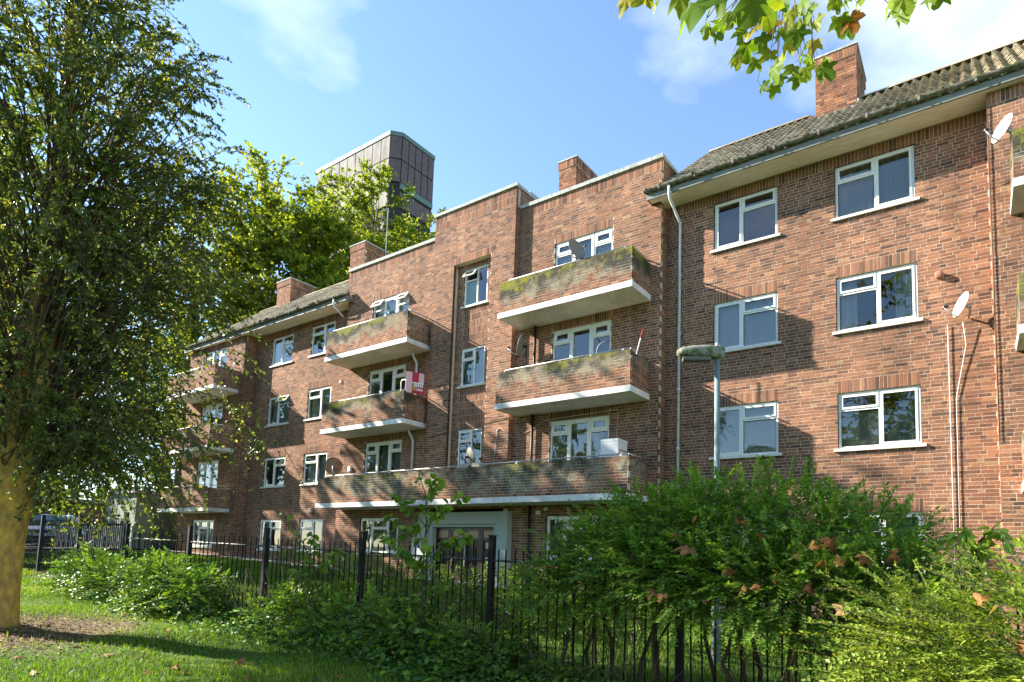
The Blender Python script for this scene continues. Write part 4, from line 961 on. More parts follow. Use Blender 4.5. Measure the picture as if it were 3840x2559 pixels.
# ---- trees behind the block
for (px,py,D_,r,hh,lab) in ((1010,790,44,(5.6,5.2,5.6),None,'tall yellow green tree behind the far end of the block'),(1400,830,47,(6.6,5.6,5.6),None,'broad yellow green tree rising behind the stair tower side of the block'),(740,960,46,(6.5,5.5,6.5),None,'green tree behind the far eaves beside the berry tree'),(1190,900,41,(4.6,4.4,4.6),None,'small yellow green tree close behind the roof of the block')):
    c = at(px,py+40,D_); c[2] -= r[2]*.25; g_ = float(gz(c[0],c[1])); b_ = np.array([c[0],c[1],g_])
    trk_ = [b_-np.array([0,0,.2]), b_+np.array([0,0,c[2]*.35]), np.array([c[0]+.3,c[1],c[2]-r[2]*.5]), np.array([c[0],c[1]+.2,c[2]+r[2]*.6])]
    tg = ball_targets(c, (r[0],r[1],r[2]*1.05), 70, .3)+ball_targets(c-np.array([0,0,r[2]*.9]), (r[0]*.95,r[1]*.95,r[2]), 50, .3)
    lim = [(float(np.clip((e[2]-g_-3.0)/(trk_[-1][2]-g_), .40,.93)), e) for e in tg]
    tree('garden_tree', b_, trk_, [.35,.28,.2,.05], lim, LM['lime'], BK['grey'], lab, group=None, twigs=20, leaves=14, twl=(.6,1.5), leaf=(.16,.28), lw=.75, droop=-.15, limb_r=.05, twr=.012, upn=.6, spread=1.1, outbias=.7)
# ---- tall trees to the left that shade the garden and the foot of the block
for i, (x,y,h_,r,lab) in enumerate(((-12.2,-9.0,16.6,4.6,'tall green tree behind the tall fence'),(-19.0,-8.2,14.9,4.3,'tall green tree beside the parking area'),(-26.5,-8.8,14.6,4.6,'tall green tree at the far side of the parking area'),(-33,-3,15,5,'broad green tree beyond the parked cars'),(-40,8,16,6,'dark green tree behind the outbuilding'),(-50,-9,13,6,'green tree at the back of the parking area'),(-52,3,13,6,'green tree beyond the outbuilding roof'))):
    g_ = float(gz(x,y)); b_ = np.array([x,y,g_]); c = np.array([x,y,h_*(.66 if x > -28 else .5)])
    trk_ = [b_-np.array([0,0,.2]), b_+np.array([0,0,h_*.3]), np.array([x+.2,y,h_*.55]), np.array([x,y+.2,h_*.93])]
    tg = ball_targets(c, (r,r,h_*(.32 if x > -28 else .46)), 60, .3)
    lim = [(float(np.clip((e[2]-g_-2.5)/(h_*.93), .28,.93)), e) for e in tg]
    tree('shade_tree', b_, trk_, [.4,.3,.22,.05], lim, LM['green'], BK['grey'], lab, twigs=11, leaves=11, twl=(.6,1.5), leaf=(.20,.36), lw=.8, droop=-.1, limb_r=.05, twr=.012, upn=.5, drawtw=False)
# ---- trees across the lawn behind the camera, which the windows mirror; low ones added to hide the bright horizon there
for i,(x,y,h_,r,lab) in enumerate(((-22,-36,15,6,'tree across the lawn opposite the far bay'),(-8,-38,17,7,'tree across the lawn opposite the stair tower'),(6,-37,16,6.5,'tree across the lawn opposite the plain wall'),(27,-34,17,7,'tree across the lawn beyond the plane tree'),(-36,-30,15,7,'tree across the lawn near the parking area'),(-15,-44,12,7,'unseen low tree added to fill the gap across the lawn opposite the long balcony'),(-1,-45,12,7.5,'unseen low tree added to fill the gap across the lawn opposite the entrance'),(14,-44,12,7.5,'unseen low tree added to fill the gap across the lawn behind the plane tree'),(38,-40,13,8,'unseen low tree added at the far corner of the lawn'))):
    g_ = float(gz(x,y)); b_ = np.array([x,y,g_]); c = np.array([x,y,h_*.46]); trk_ = [b_-np.array([0,0,.2]), b_+np.array([0,0,h_*.3]), np.array([x+.2,y,h_*.55]), np.array([x,y+.2,h_*.93])]
    lim = [(float(np.clip((e[2]-g_-2.5)/(h_*.93), .1,.93)), e) for e in ball_targets(c, (r,r*.8,h_*.49), 60, .3)]
    tree('park_tree', b_, trk_, [.4,.3,.22,.05], lim, LM['planec'], BK['grey'], lab, twigs=10, leaves=9, twl=(.8,1.8), leaf=(.35,.6), lw=.85, droop=-.1, limb_r=.05, upn=.5, drawtw=False)
# ---- plane tree over the camera: crown out of view, a low limb with big leaves hanging into it
pb_ = np.array([18.5,-17.5,float(gz(18.5,-17.5))]); c = np.array([11.5,-22.0,14.0])
trk_ = [pb_-np.array([0,0,.2]), pb_+np.array([0,0,3.5]), pb_+np.array([-1.5,-1.2,7.5]), pb_+np.array([-5.5,-4.0,17.0])]
lim = [(float(np.clip((e[2]-3.0)/17,.35,.93)), e) for e in ball_targets(c,(6.5,5.0,7.0),80,.3)]
plane, PP = tree('plane_tree', pb_, trk_, [.45,.36,.3,.05], lim, LM['planec'], BK['grey'], 'plane tree whose big lobed yellow green leaves hang at the top', twigs=10, leaves=9, twl=(.6,1.4), leaf=(.2,.3), lw=.95, droop=-.1, limb_r=.05, twr=.012)
def plane_leaf(name='leaf', curl=.12, seed=0):
    rg = random.Random(seed); ctrl = [(0,0)]
    prof = [(-158,.20),(-140,.42),(-118,.62),(-108,.50),(-96,.44),(-84,.62),(-62,.90),(-52,.62),(-40,.50),(-30,.62),(-17,.86),(0,1.05)]
    pts = [(a,r_*rg.uniform(.9,1.1)) for a,r_ in prof]; pts = pts+[(-a,r_*rg.uniform(.9,1.1)) for a,r_ in prof[:-1][::-1]]
    mb = MB(); mb.v.append((.28,0,0))
    for a,r_ in pts:
        an = rad(a); x = .28+r_*.62*math.cos(an); y = r_*.62*math.sin(an); mb.v.append((x,y,-curl*(abs(y)**1.5)*1.4-.10*x*x+.05*math.sin(a*.11)))
    n = len(pts); mb.f = [(0,i+1,i+2) for i in range(n-1)]+[(0,n,1)]
    mb.tube([(-.35,0,.02),(-.1,0,.01),(.0,0,0)],.012,3)
    me = bpy.data.meshes.new(name); me.from_pydata(mb.v,[],mb.f); me.update(); return me
PLM = [plane_leaf(seed=i, curl=.1+.12*i) for i in range(4)]
for me in PLM: me.materials.append(LM['plane']); me.polygons.foreach_set('use_smooth', [True]*len(me.polygons))
limb_end = at(2980,150,3.6)
br = MB(); P0 = np.array([18.2,-18.0,7.5]); A_ = np.array([15.0,-14.2,6.9]); B_ = at(3050,-120,4.2)
br.tube([P0-pb_, (P0+A_)/2-pb_+np.array([0,0,.3]), A_-pb_, (A_+B_)/2-pb_+np.array([0,0,.1]), B_-pb_], [.14,.10,.06,.035,.018], 8)
br.obj('low_limb', BK['grey'], plane, True)
spec = []    # px, py, distance, width in metres
for px,py,wpx in ((2345,40,120),(2420,20,140),(2470,30,110),(2600,60,260),(2550,30,150),(2700,20,150),(2650,110,110),(2830,40,230),(2790,70,150),(2870,60,170),(2920,30,150),(2740,110,90),(2700,130,85),(2660,150,80),(2690,170,75),(2730,90,100),
   (2770,250,95),(2800,215,110),(2850,190,110),(2830,270,90),(2880,235,110),(2900,300,120),(2930,250,100),(2960,200,110),(2990,160,120),(3010,230,110),(2970,290,100),(2920,330,80),(2990,330,90),(3020,300,90),(3040,260,80),(3050,200,90),(3060,120,90),(3030,80,110),(3010,40,120),(2960,90,110),(2940,150,100),(2890,130,110),(2860,100,90),(3000,120,90),(3080,290,100),(2780,160,90),(2820,150,100),(2760,270,70),
   (3150,120,120),(3190,110,120),(3210,90,60),(3180,150,80),(3130,30,90),(3170,20,110),(3230,30,90),(3140,60,60),(3340,40,130),(3390,30,140),(3420,15,110),(3380,95,100),(3360,70,110),(3480,20,120),(3530,15,110),(3465,45,60),(2640,140,70),(2900,370,80),(2860,360,70),(3090,300,110)):
    D_ = .16*2296/wpx*1.05
    D_ = min(max(D_, 1.25), 4.8); spec.append((px,py,D_, wpx))
def depth_scale(px,py,D_):
    p = at(px,py,D_); return p, float((p-CAM)@CR[:,1])
tw = MB()
for i,(px,py,D_,wpx) in enumerate(spec):
    p, dep = depth_scale(px,py-38,D_); size = wpx/2296*dep*.92
    o_ = bpy.data.objects.new('leaf', PLM[i%4]); col.objects.link(o_); o_.parent = plane
    hang = unit(np.array([R_.normal(0,.45), R_.normal(0,.45), -1.0+R_.normal(0,.25)])); toc = unit(CAM-p+R_.normal(0,.9,3)+np.array([-1.2,-.4,1.2])); sd2 = unit(np.cross(toc, hang)); nn_ = np.cross(hang, sd2)
    mtx = Matrix([[hang[0],sd2[0],nn_[0],p[0]-pb_[0]-hang[0]*size*.3],[hang[1],sd2[1],nn_[1],p[1]-pb_[1]-hang[1]*size*.3],[hang[2],sd2[2],nn_[2],p[2]-pb_[2]-hang[2]*size*.3],[0,0,0,1]])
    o_.matrix_local = mtx @ Matrix.Diagonal((size*.92,size*.92,size*.92,1))
    st = p-hang*size*.6; up_ = st+np.array([R_.normal(0,.06),R_.normal(0,.06),.18])
    # petiole runs up to a shared twig
    q0 = at(px+(2950-px)*.35, max(py-150,-60)*.6-30, D_+.15); tw.tube([st-pb_, (st+q0)/2-pb_+np.array([0,0,.03]), q0-pb_], [.0022,.003,.0045], 4, cap=False)
    if i % 6 == 0: tw.tube([q0-pb_, (q0+B_)/2-pb_, B_-pb_], [.0045,.007,.011], 4, cap=False)
stuff(tw.obj('twigs', BK['twig'], plane))

# ================================================================== bushes, hedge, saplings, ground cover
def bush(name, label, cat, blobs, nshoot, leafm, shoot_l=(.3,.7), leaf=(.02,.034), lw=.55, gap=.022, bias=(0,0,.25), droop=-.35, stems=6, stem_m=None, group=None, flat=.5, oval=False):
    """blobs: list of (centre, radii, weight); shoots with paired leaves spring from inside each blob"""
    ws_ = np.array([b[2] for b in blobs], float); ws_ /= ws_.sum(); c0 = np.mean([b[0] for b in blobs], 0)
    base = np.array([c0[0], c0[1], float(gz(c0[0], c0[1]))]); root = empty(name, base); tag(root, label, cat, group)
    P, D, Nn, G = [], [], [], []; sh = MB()
    for i in range(nshoot):
        bc, br_, _ = blobs[R_.choice(len(blobs), p=ws_)]
        v = unit(R_.normal(0,1,3)); rad_ = R_.uniform(.45,1.0)**.6; p0 = np.array(bc)+v*np.array(br_)*rad_
        d = unit(v*np.array([1,1,.8])+np.array(bias)+R_.normal(0,.35,3)); l_ = R_.uniform(*shoot_l)
        n = 5; t = np.linspace(0,1,n)[:,None]; pts = p0+d*l_*t; pts[:,2] += droop*l_*(t[:,0]**2)*R_.uniform(.3,1.2)
        if i % 2 == 0: sh.tube(pts-base, [.0035,.003,.0026,.002,.0012], 3, cap=False)
        m_ = int(l_/gap); tt = np.linspace(.05,1,m_); q = tt*(n-1); ki = np.minimum(q.astype(int), n-2); pp = pts[ki]+(pts[ki+1]-pts[ki])*(q-ki)[:,None]; tg = unit(pts[ki+1]-pts[ki])
        up = unit(np.array([0,0,1.])+R_.normal(0,.25,3)); sd = unit(np.cross(tg, up)); nn_ = np.cross(sd, tg)
        for s_ in (1,-1):
            P.append(pp+R_.normal(0,.003,pp.shape)); D.append(unit(tg*.55+sd*s_*.9+R_.normal(0,.22,pp.shape)+nn_*.15)); Nn.append(nn_+R_.normal(0,flat,pp.shape)); G.append(np.full(len(pp), R_.normal(0,.16))+.22*tt)
    P = np.concatenate(P); D = np.concatenate(D); Nn = np.concatenate(Nn); G = np.concatenate(G); n = len(P); Ls = R_.uniform(leaf[0], leaf[1], n)
    stuff(leafmesh('foliage', P-base, D, Nn, Ls, Ls*lw, leafm, root, rnd=.40+G+R_.normal(0,.14,n), oval=oval)); stuff(sh.obj('shoots', stem_m or BK['twig'], root))
    for i in range(stems):
        bc, br_, _ = blobs[i % len(blobs)]; a = np.array([bc[0]+R_.normal(0,.25), bc[1]+R_.normal(0,.12), float(gz(bc[0],bc[1]))-.05]); b = np.array(bc)+R_.normal(0,.2,3)
        MB().tube(curve(a, b, 6, .05, wob=.05)-base, list(np.linspace(.028,.010,6)), 6).obj('stem', BK['brown'], root, True)
    return root, P
big, BP = bush('arching_bush', 'big dark green small leaved bush spilling over the fence', 'bush',
   [((9.3,-8.05,1.55),(.62,.5,.42),1.1),((9.9,-8.0,1.90),(.72,.6,.42),1.2),((10.6,-8.0,1.98),(.8,.65,.45),1.4),((11.3,-8.05,1.98),(.8,.65,.42),1.3),((12.0,-8.2,1.75),(.7,.6,.42),1.1),((9.05,-8.5,1.30),(.4,.3,.25),.4),((10.2,-8.6,1.55),(.7,.3,.28),.7),((11.0,-8.7,1.50),(.7,.3,.30),.8),((11.7,-8.8,1.45),(.6,.3,.30),.7),((12.5,-8.6,1.35),(.5,.45,.40),.7)],
   3300, LM['bush'], shoot_l=(.22,.52), leaf=(.032,.052), gap=.025, bias=(-.15,-.1,.32), droop=-.28, stems=14)
# upright shoots along its top
MBt = None
br2, _ = bush('bright_bush', 'bright yellow green bush with level sprays beside the big dark bush', 'bush',
   [((12.95,-9.95,1.05),(.55,.35,.50),1.2),((13.35,-10.2,.95),(.5,.35,.60),1.2),((12.75,-9.75,.75),(.4,.3,.35),.8),((13.2,-9.6,1.35),(.35,.35,.30),.5),((12.6,-9.7,1.15),(.3,.25,.3),.4)],
   640, LM['bright'], shoot_l=(.28,.6), leaf=(.030,.050), gap=.026, bias=(-.9,-.1,.12), droop=-.15, stems=6, flat=.25)
# thick bent branch and dead twigs under the bush
bb = MB().tube(curve(at(2960,2330,5.6),at(3010,2370,5.5),3), [.03,.035,.035], 7)
pts = np.array([at(px,py,D_) for px,py,D_ in ((2955,2320,5.9),(3000,2385,5.7),(3070,2440,5.6),(3160,2480,5.6),(3240,2480,5.7),(3300,2520,5.8),(3360,2600,5.9))])
bo = big.location; MB().tube(pts-np.array(bo), [.022,.036,.040,.038,.045,.05,.055], 8).obj('bent_branch', BK['brown'], big, True)
dt = MB()
for i in range(60):
    a = at(R_.uniform(2850,3300), R_.uniform(2330,2540), R_.uniform(5.5,6.4)); b = a+np.array([R_.normal(0,.25),R_.normal(0,.15),R_.normal(.05,.15)]); dt.tube(curve(a,b,4,.03,wob=.02)-np.array(bo), .004, 4, cap=False)
stuff(dt.obj('dead_twigs', mat('dead_twig', base=(.20,.11,.05), rough=.9), big))
# hedge inside the garden
def hedge_box(name, label, x0, x1, y0, y1, zt, n, m, leaf=(.04,.07)):
    nb_ = max(3, int((x1-x0)/.8)); bl = []
    for i in range(nb_):
        x = x0+(i+.5)*(x1-x0)/nb_; g_ = float(gz(x,(y0+y1)/2)); bl.append(((x,(y0+y1)/2,g_+(zt-g_)*.5),((x1-x0)/nb_*.75,(y1-y0)/2,(zt-g_)*.5),1))
    return bush(name, label, 'hedge', bl, n, m, shoot_l=(.18,.4), leaf=leaf, gap=.04, bias=(0,0,.5), droop=-.1, stems=nb_)
hedge_box('garden_hedge', 'loose green hedge in front of the entrance wall behind the fence', 2.2, 9.0, -6.4, -5.2, 1.30, 1100, LM['green'])
hedge_box('garden_hedge', 'low hedge under the ground floor windows left of the entrance', -6.0, -1.4, -3.2, -2.2, 1.42, 420, LM['bush'])
# bushes in front of the fence further left
for lab, bl, n in (('green bush in front of the fence right of the yellow trunk', [((.9,-9.1,.85),(.6,.4,.35),1),((1.7,-9.0,.80),(.6,.4,.32),1),((.1,-8.9,.95),(.6,.4,.40),1)], 520),
                   ('dark low bush at the foot of the tall fence', [((-1.2,-9.1,.85),(.8,.4,.32),1),((-2.6,-9.1,.95),(.8,.4,.35),1)], 380)):
    bush('fence_bush', lab, 'bush', bl, n, LM['ivy'], shoot_l=(.25,.55), leaf=(.06,.10), lw=.5, gap=.05, bias=(0,-.2,.3), stems=5, oval=True)
for lab, bl, n in (('tangled bramble bush on both sides of the fence left of the entrance', [((3.9,-8.65,.62),(.5,.28,.26),1),((4.7,-8.60,.60),(.5,.28,.28),1),((5.5,-8.7,.52),(.5,.28,.26),1)], 210),
                   ('tangled bramble bush on both sides of the fence in front of the entrance', [((6.3,-8.7,.56),(.5,.28,.34),1),((7.1,-8.65,.48),(.5,.28,.28),1),((8.0,-8.6,.46),(.5,.28,.28),1)], 210)):
    bush('bramble_bush', lab, 'bush', bl, n, LM['bush'], shoot_l=(.25,.55), leaf=(.055,.10), lw=.62, gap=.055, bias=(0,-.1,.5), stems=6, oval=True, flat=.6)
# young trees with big leaves growing through the fence: every leaf a part
OV = bpy.data.meshes.new('leaf'); TQ = [(0,2,1),(0,3,2),(1,2,5,4),(2,3,6,5),(4,5,7),(5,6,7)]; OV.from_pydata([(v[0]-.0,v[1],v[2]) for v in OVAL_V.tolist()],[],TQ); OV.update(); OV.materials.append(LM['sap'])
def sapling(label, stem_px, branches, nleaf, size, name='sapling'):
    pts = np.array([at(*q) for q in stem_px]); base = pts[0].copy(); base[2] = float(gzb(base[0],base[1])); pts[0,2] = base[2]-.03
    root = empty(name, base); tag(root, label, 'young tree'); MB().tube(pts-base, list(np.linspace(.016,.005,len(pts))), 6).obj('stem', BK['twig'], root, True)
    ends = [(pts[i], pts[i+1]) for i in range(len(pts)//2, len(pts)-1)]
    for (a,b) in branches:
        A_, B_ = at(*a), at(*b); c_ = curve(A_, B_, 5, .06); MB().tube(c_-base, [.008,.006,.005,.004,.002], 5).obj('branch', BK['twig'], root, True); ends += [(c_[i],c_[i+1]) for i in range(1,4)]
    for i in range(nleaf):
        a, b = ends[i % len(ends)]; p = a+(b-a)*R_.random(); d = unit(R_.normal(0,.7,3)+unit(b-a)*.4+np.array([0,0,-.55])); nn_ = unit(R_.normal(0,.5,3)+np.array([-.3,-.5,.8])); sd = unit(np.cross(nn_,d)); nn_ = np.cross(d,sd); s_ = size*R_.uniform(.6,1.2)
        o_ = bpy.data.objects.new('leaf', OV); col.objects.link(o_); o_.parent = root; q = p-base+R_.normal(0,.02,3)
        o_.matrix_local = Matrix([[d[0],sd[0],nn_[0],q[0]],[d[1],sd[1],nn_[1],q[1]],[d[2],sd[2],nn_[2],q[2]],[0,0,0,1]]) @ Matrix.Diagonal((s_,s_*.78,s_*.78,1))
    return root
sapling('tall young tree with broad bright green leaves in front of the entrance', [(1585,2430,8.1),(1582,2250,8.15),(1590,2080,8.2),(1600,1950,8.25),(1595,1850,8.3),(1570,1780,8.3)],
   [((1588,2150,8.2),(1430,2010,8.1)),((1590,2080,8.2),(1450,1930,8.2)),((1600,1980,8.25),(1460,1850,8.3)),((1598,2120,8.2),(1720,2010,8.2)),((1600,1960,8.25),(1760,1860,8.3)),((1586,2180,8.15),(1500,2060,8.0)),((1598,1900,8.3),(1640,1790,8.3)),((1584,2260,8.15),(1680,2190,8.1)),((1700,2060,8.2),(1755,2020,8.2)),((1590,2080,8.2),(1560,1960,8.1)),((1595,2010,8.2),(1660,1900,8.2)),((1590,2200,8.1),(1600,2060,8.0))], 290, .135)
sapling('leggy young tree leaning by the fence post left of the entrance', [(1190,2400,9.9),(1200,2250,9.9),(1170,2120,9.9),(1120,2000,9.9),(1060,1920,9.9)], [((1180,2160,9.9),(1290,2060,9.8)),((1175,2120,9.9),(1180,2000,9.9)),((1195,2220,9.9),(1320,2200,9.8)),((1190,2200,9.9),(1090,2140,9.9))], 110, .115)
sapling('thin young tree with pale leaves at the fence beside the ground floor window', [(2150,2400,7.6),(2150,2250,7.6),(2140,2180,7.6),(2130,2100,7.6)], [((2150,2230,7.6),(2230,2180,7.5)),((2145,2200,7.6),(2080,2150,7.6))], 55, .12)
sapling('twiggy young tree rising from the top of the big bush', [(2240,2350,7.4),(2230,2150,7.4),(2215,2020,7.4),(2200,1910,7.4)], [((2220,2050,7.4),(2280,1960,7.4)),((2228,2120,7.4),(2330,2010,7.4))], 34, .11)
sapling('young tree with large leaves in front of the plain wall beside the bright bush', [(3560,2400,5.4),(3600,2200,5.4),(3640,2080,5.4),(3700,2000,5.4),(3760,1950,5.3)], [((3620,2130,5.4),(3690,2060,5.4)),((3700,2000,5.4),(3800,2060,5.3)),((3640,2080,5.4),(3590,2010,5.4))], 34, .11)

# ---- ivy and brambles along the fence
n = 22000; x = R_.uniform(-1.0,13.5,n); y = FY-.25+R_.normal(0,.42,n); dens = .55+.45*np.sin(x*1.7)*np.sin(x*.6+1); top = .10+.55*np.exp(-((y-FY+.1)/.42)**2)*dens; top = np.where((x > 3.6)&(x < 8.6), top*1.35, top*.62)
z = gzb(x,y)+R_.random(n)**.7*np.clip(top,.06,1); P = np.stack([x,y,z],-1); D = unit(np.stack([R_.normal(0,.8,n),R_.normal(-.3,.8,n),R_.normal(-.1,.5,n)],-1)); Nn = R_.normal(0,.55,(n,3))+np.array([0,-.4,.9]); Ls = R_.uniform(.045,.105,n)
cover = leafmesh('ground_cover', P, D, Nn, Ls, Ls*.72, LM['ivy'], oval=True, rnd=.55+R_.normal(0,.24,n)); tag(cover, 'ivy and bramble leaves growing thick along the fence foot', 'ground cover', kind='stuff')
cs = MB()
for i in range(420):
    x = R_.uniform(1,13); y = FY+R_.normal(-.15,.3); z0_ = float(gzb(x,y)); hgt = R_.uniform(.25,.95); a = np.array([x,y,z0_]); b = a+np.array([R_.normal(0,.25),R_.normal(-.1,.15),hgt]); cs.tube(curve(a,b,4,.04,wob=.02), .0035, 3, cap=False)
tag(stuff(cs.obj('bramble_stems', BK['twig'])), 'thin brown bramble stems standing among the fence bars', 'stems', kind='stuff')
# upright weeds with leaves in front of the fence
n = 0; P, D, Nn, Ls = [], [], [], []
for i in range(150):
    x = R_.uniform(3.4,9.5); y = FY-.45+R_.normal(-.15,.25); z0_ = float(gzb(x,y)); h_ = R_.uniform(.25,.7); k = int(h_/.035)
    for j in range(k):
        t = (j+1)/k; P.append((x+.05*math.sin(j+i)*t, y+.04*math.cos(j*1.3+i)*t, z0_+h_*t)); an = j*2.4+i; D.append((math.cos(an),math.sin(an),.25)); Nn.append((-.2*math.cos(an),-.2*math.sin(an),1)); Ls.append(R_.uniform(.04,.085)*(1.15-.5*t))
P = np.array(P); Ls = np.array(Ls)
tag(leafmesh('weeds', P, np.array(D), np.array(Nn)+R_.normal(0,.3,P.shape), Ls, Ls*.6, LM['ivy'], oval=True, rnd=.6+R_.normal(0,.2,len(P))), 'upright green weeds in front of the fence', 'weeds', kind='stuff')
# ---- grass
def grass(name, label, xr, yr, n, h_, keep, wd=.006, rndc=.45):
    x = R_.uniform(*xr,n); y = R_.uniform(*yr,n); k = keep(x,y); x = x[k]; y = y[k]; n = len(x)
    P = np.stack([x,y,gzb(x,y)-.004],-1); hh = R_.uniform(.5,1.25,n)*h_*(.75+.5*np.sin(x*1.9+1)*np.sin(y*2.3)); th = R_.uniform(0,2*math.pi,n); lean = R_.uniform(.1,.75,n)*hh
    s = np.stack([np.cos(th),np.sin(th),0*th],-1)*wd*.5; l_ = np.stack([-np.sin(th)*lean,np.cos(th)*lean,hh],-1); m_ = np.stack([-np.sin(th)*lean*.35,np.cos(th)*lean*.35,hh*.6],-1)
    V = np.stack([P-s,P+s,P+m_+s*.8,P+m_-s*.8,P+l_],1).reshape(-1,3); b = np.arange(n)[:,None]*5
    Q = np.concatenate([b+np.array([[0,1,2]]),b+np.array([[0,2,3]]),b+np.array([[3,2,4]])],1).reshape(-1,3)
    patch = .10*np.sin(x*1.3+.7*y)+.08*np.sin(y*2.9-x)
    o_ = npmesh(name, V, Q, LM['grass'], None, {'rnd':('FACE', np.repeat(np.clip(rndc+patch+R_.normal(0,.17,n),0,1),3))}); return tag(o_, label, 'grass', kind='stuff')
fr_keep = lambda x,y: (R_.random(len(x)) > np.clip(soilw(x,y)*1.15,0,.93)) & ((x-CAM[0])**2+(y-CAM[1])**2 > 9)
grass('lawn_grass', 'short bright grass of the lawn in front of the fence', (-4,13.5), (-13.6,-8.7), 120000, .075, fr_keep, wd=.008, rndc=.52)
grass('side_grass', 'thin grass of the lawn beyond the yellow trunk', (-20,-4), (-12.6,-8.6), 40000, .10, lambda x,y: (x > -99), wd=.014, rndc=.5)
grass('garden_grass', 'longer grass of the garden behind the fence', (-16,13), (-8.3,-1.2), 70000, .13, lambda x,y: (x > -99), wd=.012, rndc=.42)
# dry litter round the trunk and along the fence
n = 9000; x = np.concatenate([R_.normal(TRUNK[0]+.7,1.3,n//2), R_.uniform(-2,14,n//2)]); y = np.concatenate([R_.normal(TRUNK[1]+.2,.75,n//2), R_.normal(FY-.55,.35,n//2)])
P = np.stack([x,y,gzb(x,y)+R_.uniform(.002,.02,n)],-1); Ls = R_.uniform(.02,.06,n)
tag(leafmesh('leaf_litter', P, np.stack([R_.normal(0,1,n),R_.normal(0,1,n),R_.normal(0,.15,n)],-1), R_.normal(0,.3,(n,3))+np.array([0,0,1]), Ls, Ls*.6, LM['litter']), 'small dry leaf litter on bare soil by the trunk and fence', 'leaf litter', kind='stuff')
# fallen plane leaves, each one a thing
DLM = [plane_leaf('fallen_leaf', seed=20+i, curl=.4+.7*i) for i in range(3)]
for me in DLM: me.materials.append(LM['dry']); me.polygons.foreach_set('use_smooth', [True]*len(me.polygons))
def fallen(p, s_, nrm, label, group):
    o_ = bpy.data.objects.new('fallen_leaf', DLM[R_.integers(3)]); col.objects.link(o_); nrm = unit(np.array(nrm)+R_.normal(0,0.25 if 'lawn' in label else .5,3)); d = unit(np.cross(nrm, R_.normal(0,1,3))); sd = np.cross(nrm,d)
    o_.matrix_world = Matrix([[d[0],sd[0],nrm[0],p[0]],[d[1],sd[1],nrm[1],p[1]],[d[2],sd[2],nrm[2],p[2]],[0,0,0,1]]) @ Matrix.Diagonal((s_,s_,s_,1)); tag(o_, label, 'leaf', group)
def ground_at(px,py):
    for D_ in np.arange(3,20,.05):
        p = at(px,py,D_)
        if p[2] <= gzb(p[0],p[1]): return p
    return p
for px,py in ((75,2480),(370,2470),(345,2200),(620,2380),(755,2395),(590,2430),(530,2320),(460,2310),(120,2530),(1090,2530),(880,2500),(1150,2540),(640,2520),(700,2530),(820,2450),(300,2430),(1500,2480),(1610,2510),(1880,2530),(1960,2540),(1300,2545),(560,2540),(930,2545),(210,2400),(420,2390)):
    p = ground_at(px,py); fallen(p+np.array([0,0,.045]), R_.uniform(.10,.17), (0,-.1,1), 'dry brown plane leaf lying on the lawn', 'fallen leaves on the lawn')
BPc = BP[(BP[:,1] < -8.0)]
for px,py,wpx in ((2585,2045,110),(2520,2020,60),(2600,1940,45),(2800,1965,40),(2840,2000,40),(3045,1945,35),(3060,2030,60),(2975,2100,50),(3100,2065,70),(3090,2095,55),(3260,2070,80),(3375,2075,85),(3150,2130,60),(2740,2120,60),(2840,2180,50),(2900,2175,70),(2790,2195,50),(3010,2225,75),(2440,2205,55),(2490,2250,60),(3180,2300,75),(2770,1945,40),(3690,2265,70),(3750,2270,60),(3800,2410,70),(3030,2060,50)):
    # depth: just proud of the bush surface along this ray
    D_ = 6.0 if px < 3600 else 3.9
    dirs = at(px,py,1.0)-CAM; 
    if px < 3600:
        rel_ = BP-CAM; hd_ = np.hypot(rel_[:,0],rel_[:,1]); pr = rel_/hd_[:,None]; near = np.linalg.norm(pr-dirs,axis=1) < .03
        D_ = np.percentile(hd_[near],1.5)-.05 if near.sum() > 5 else 6.0
    p = at(px,py,D_); s_ = wpx/2296*float((p-CAM)@CR[:,1])
    fallen(p, s_*.9, unit(CAM-p)+np.array([-.6,0,.6]), 'orange brown plane leaf caught in the bush', 'dry leaves caught in the bushes')

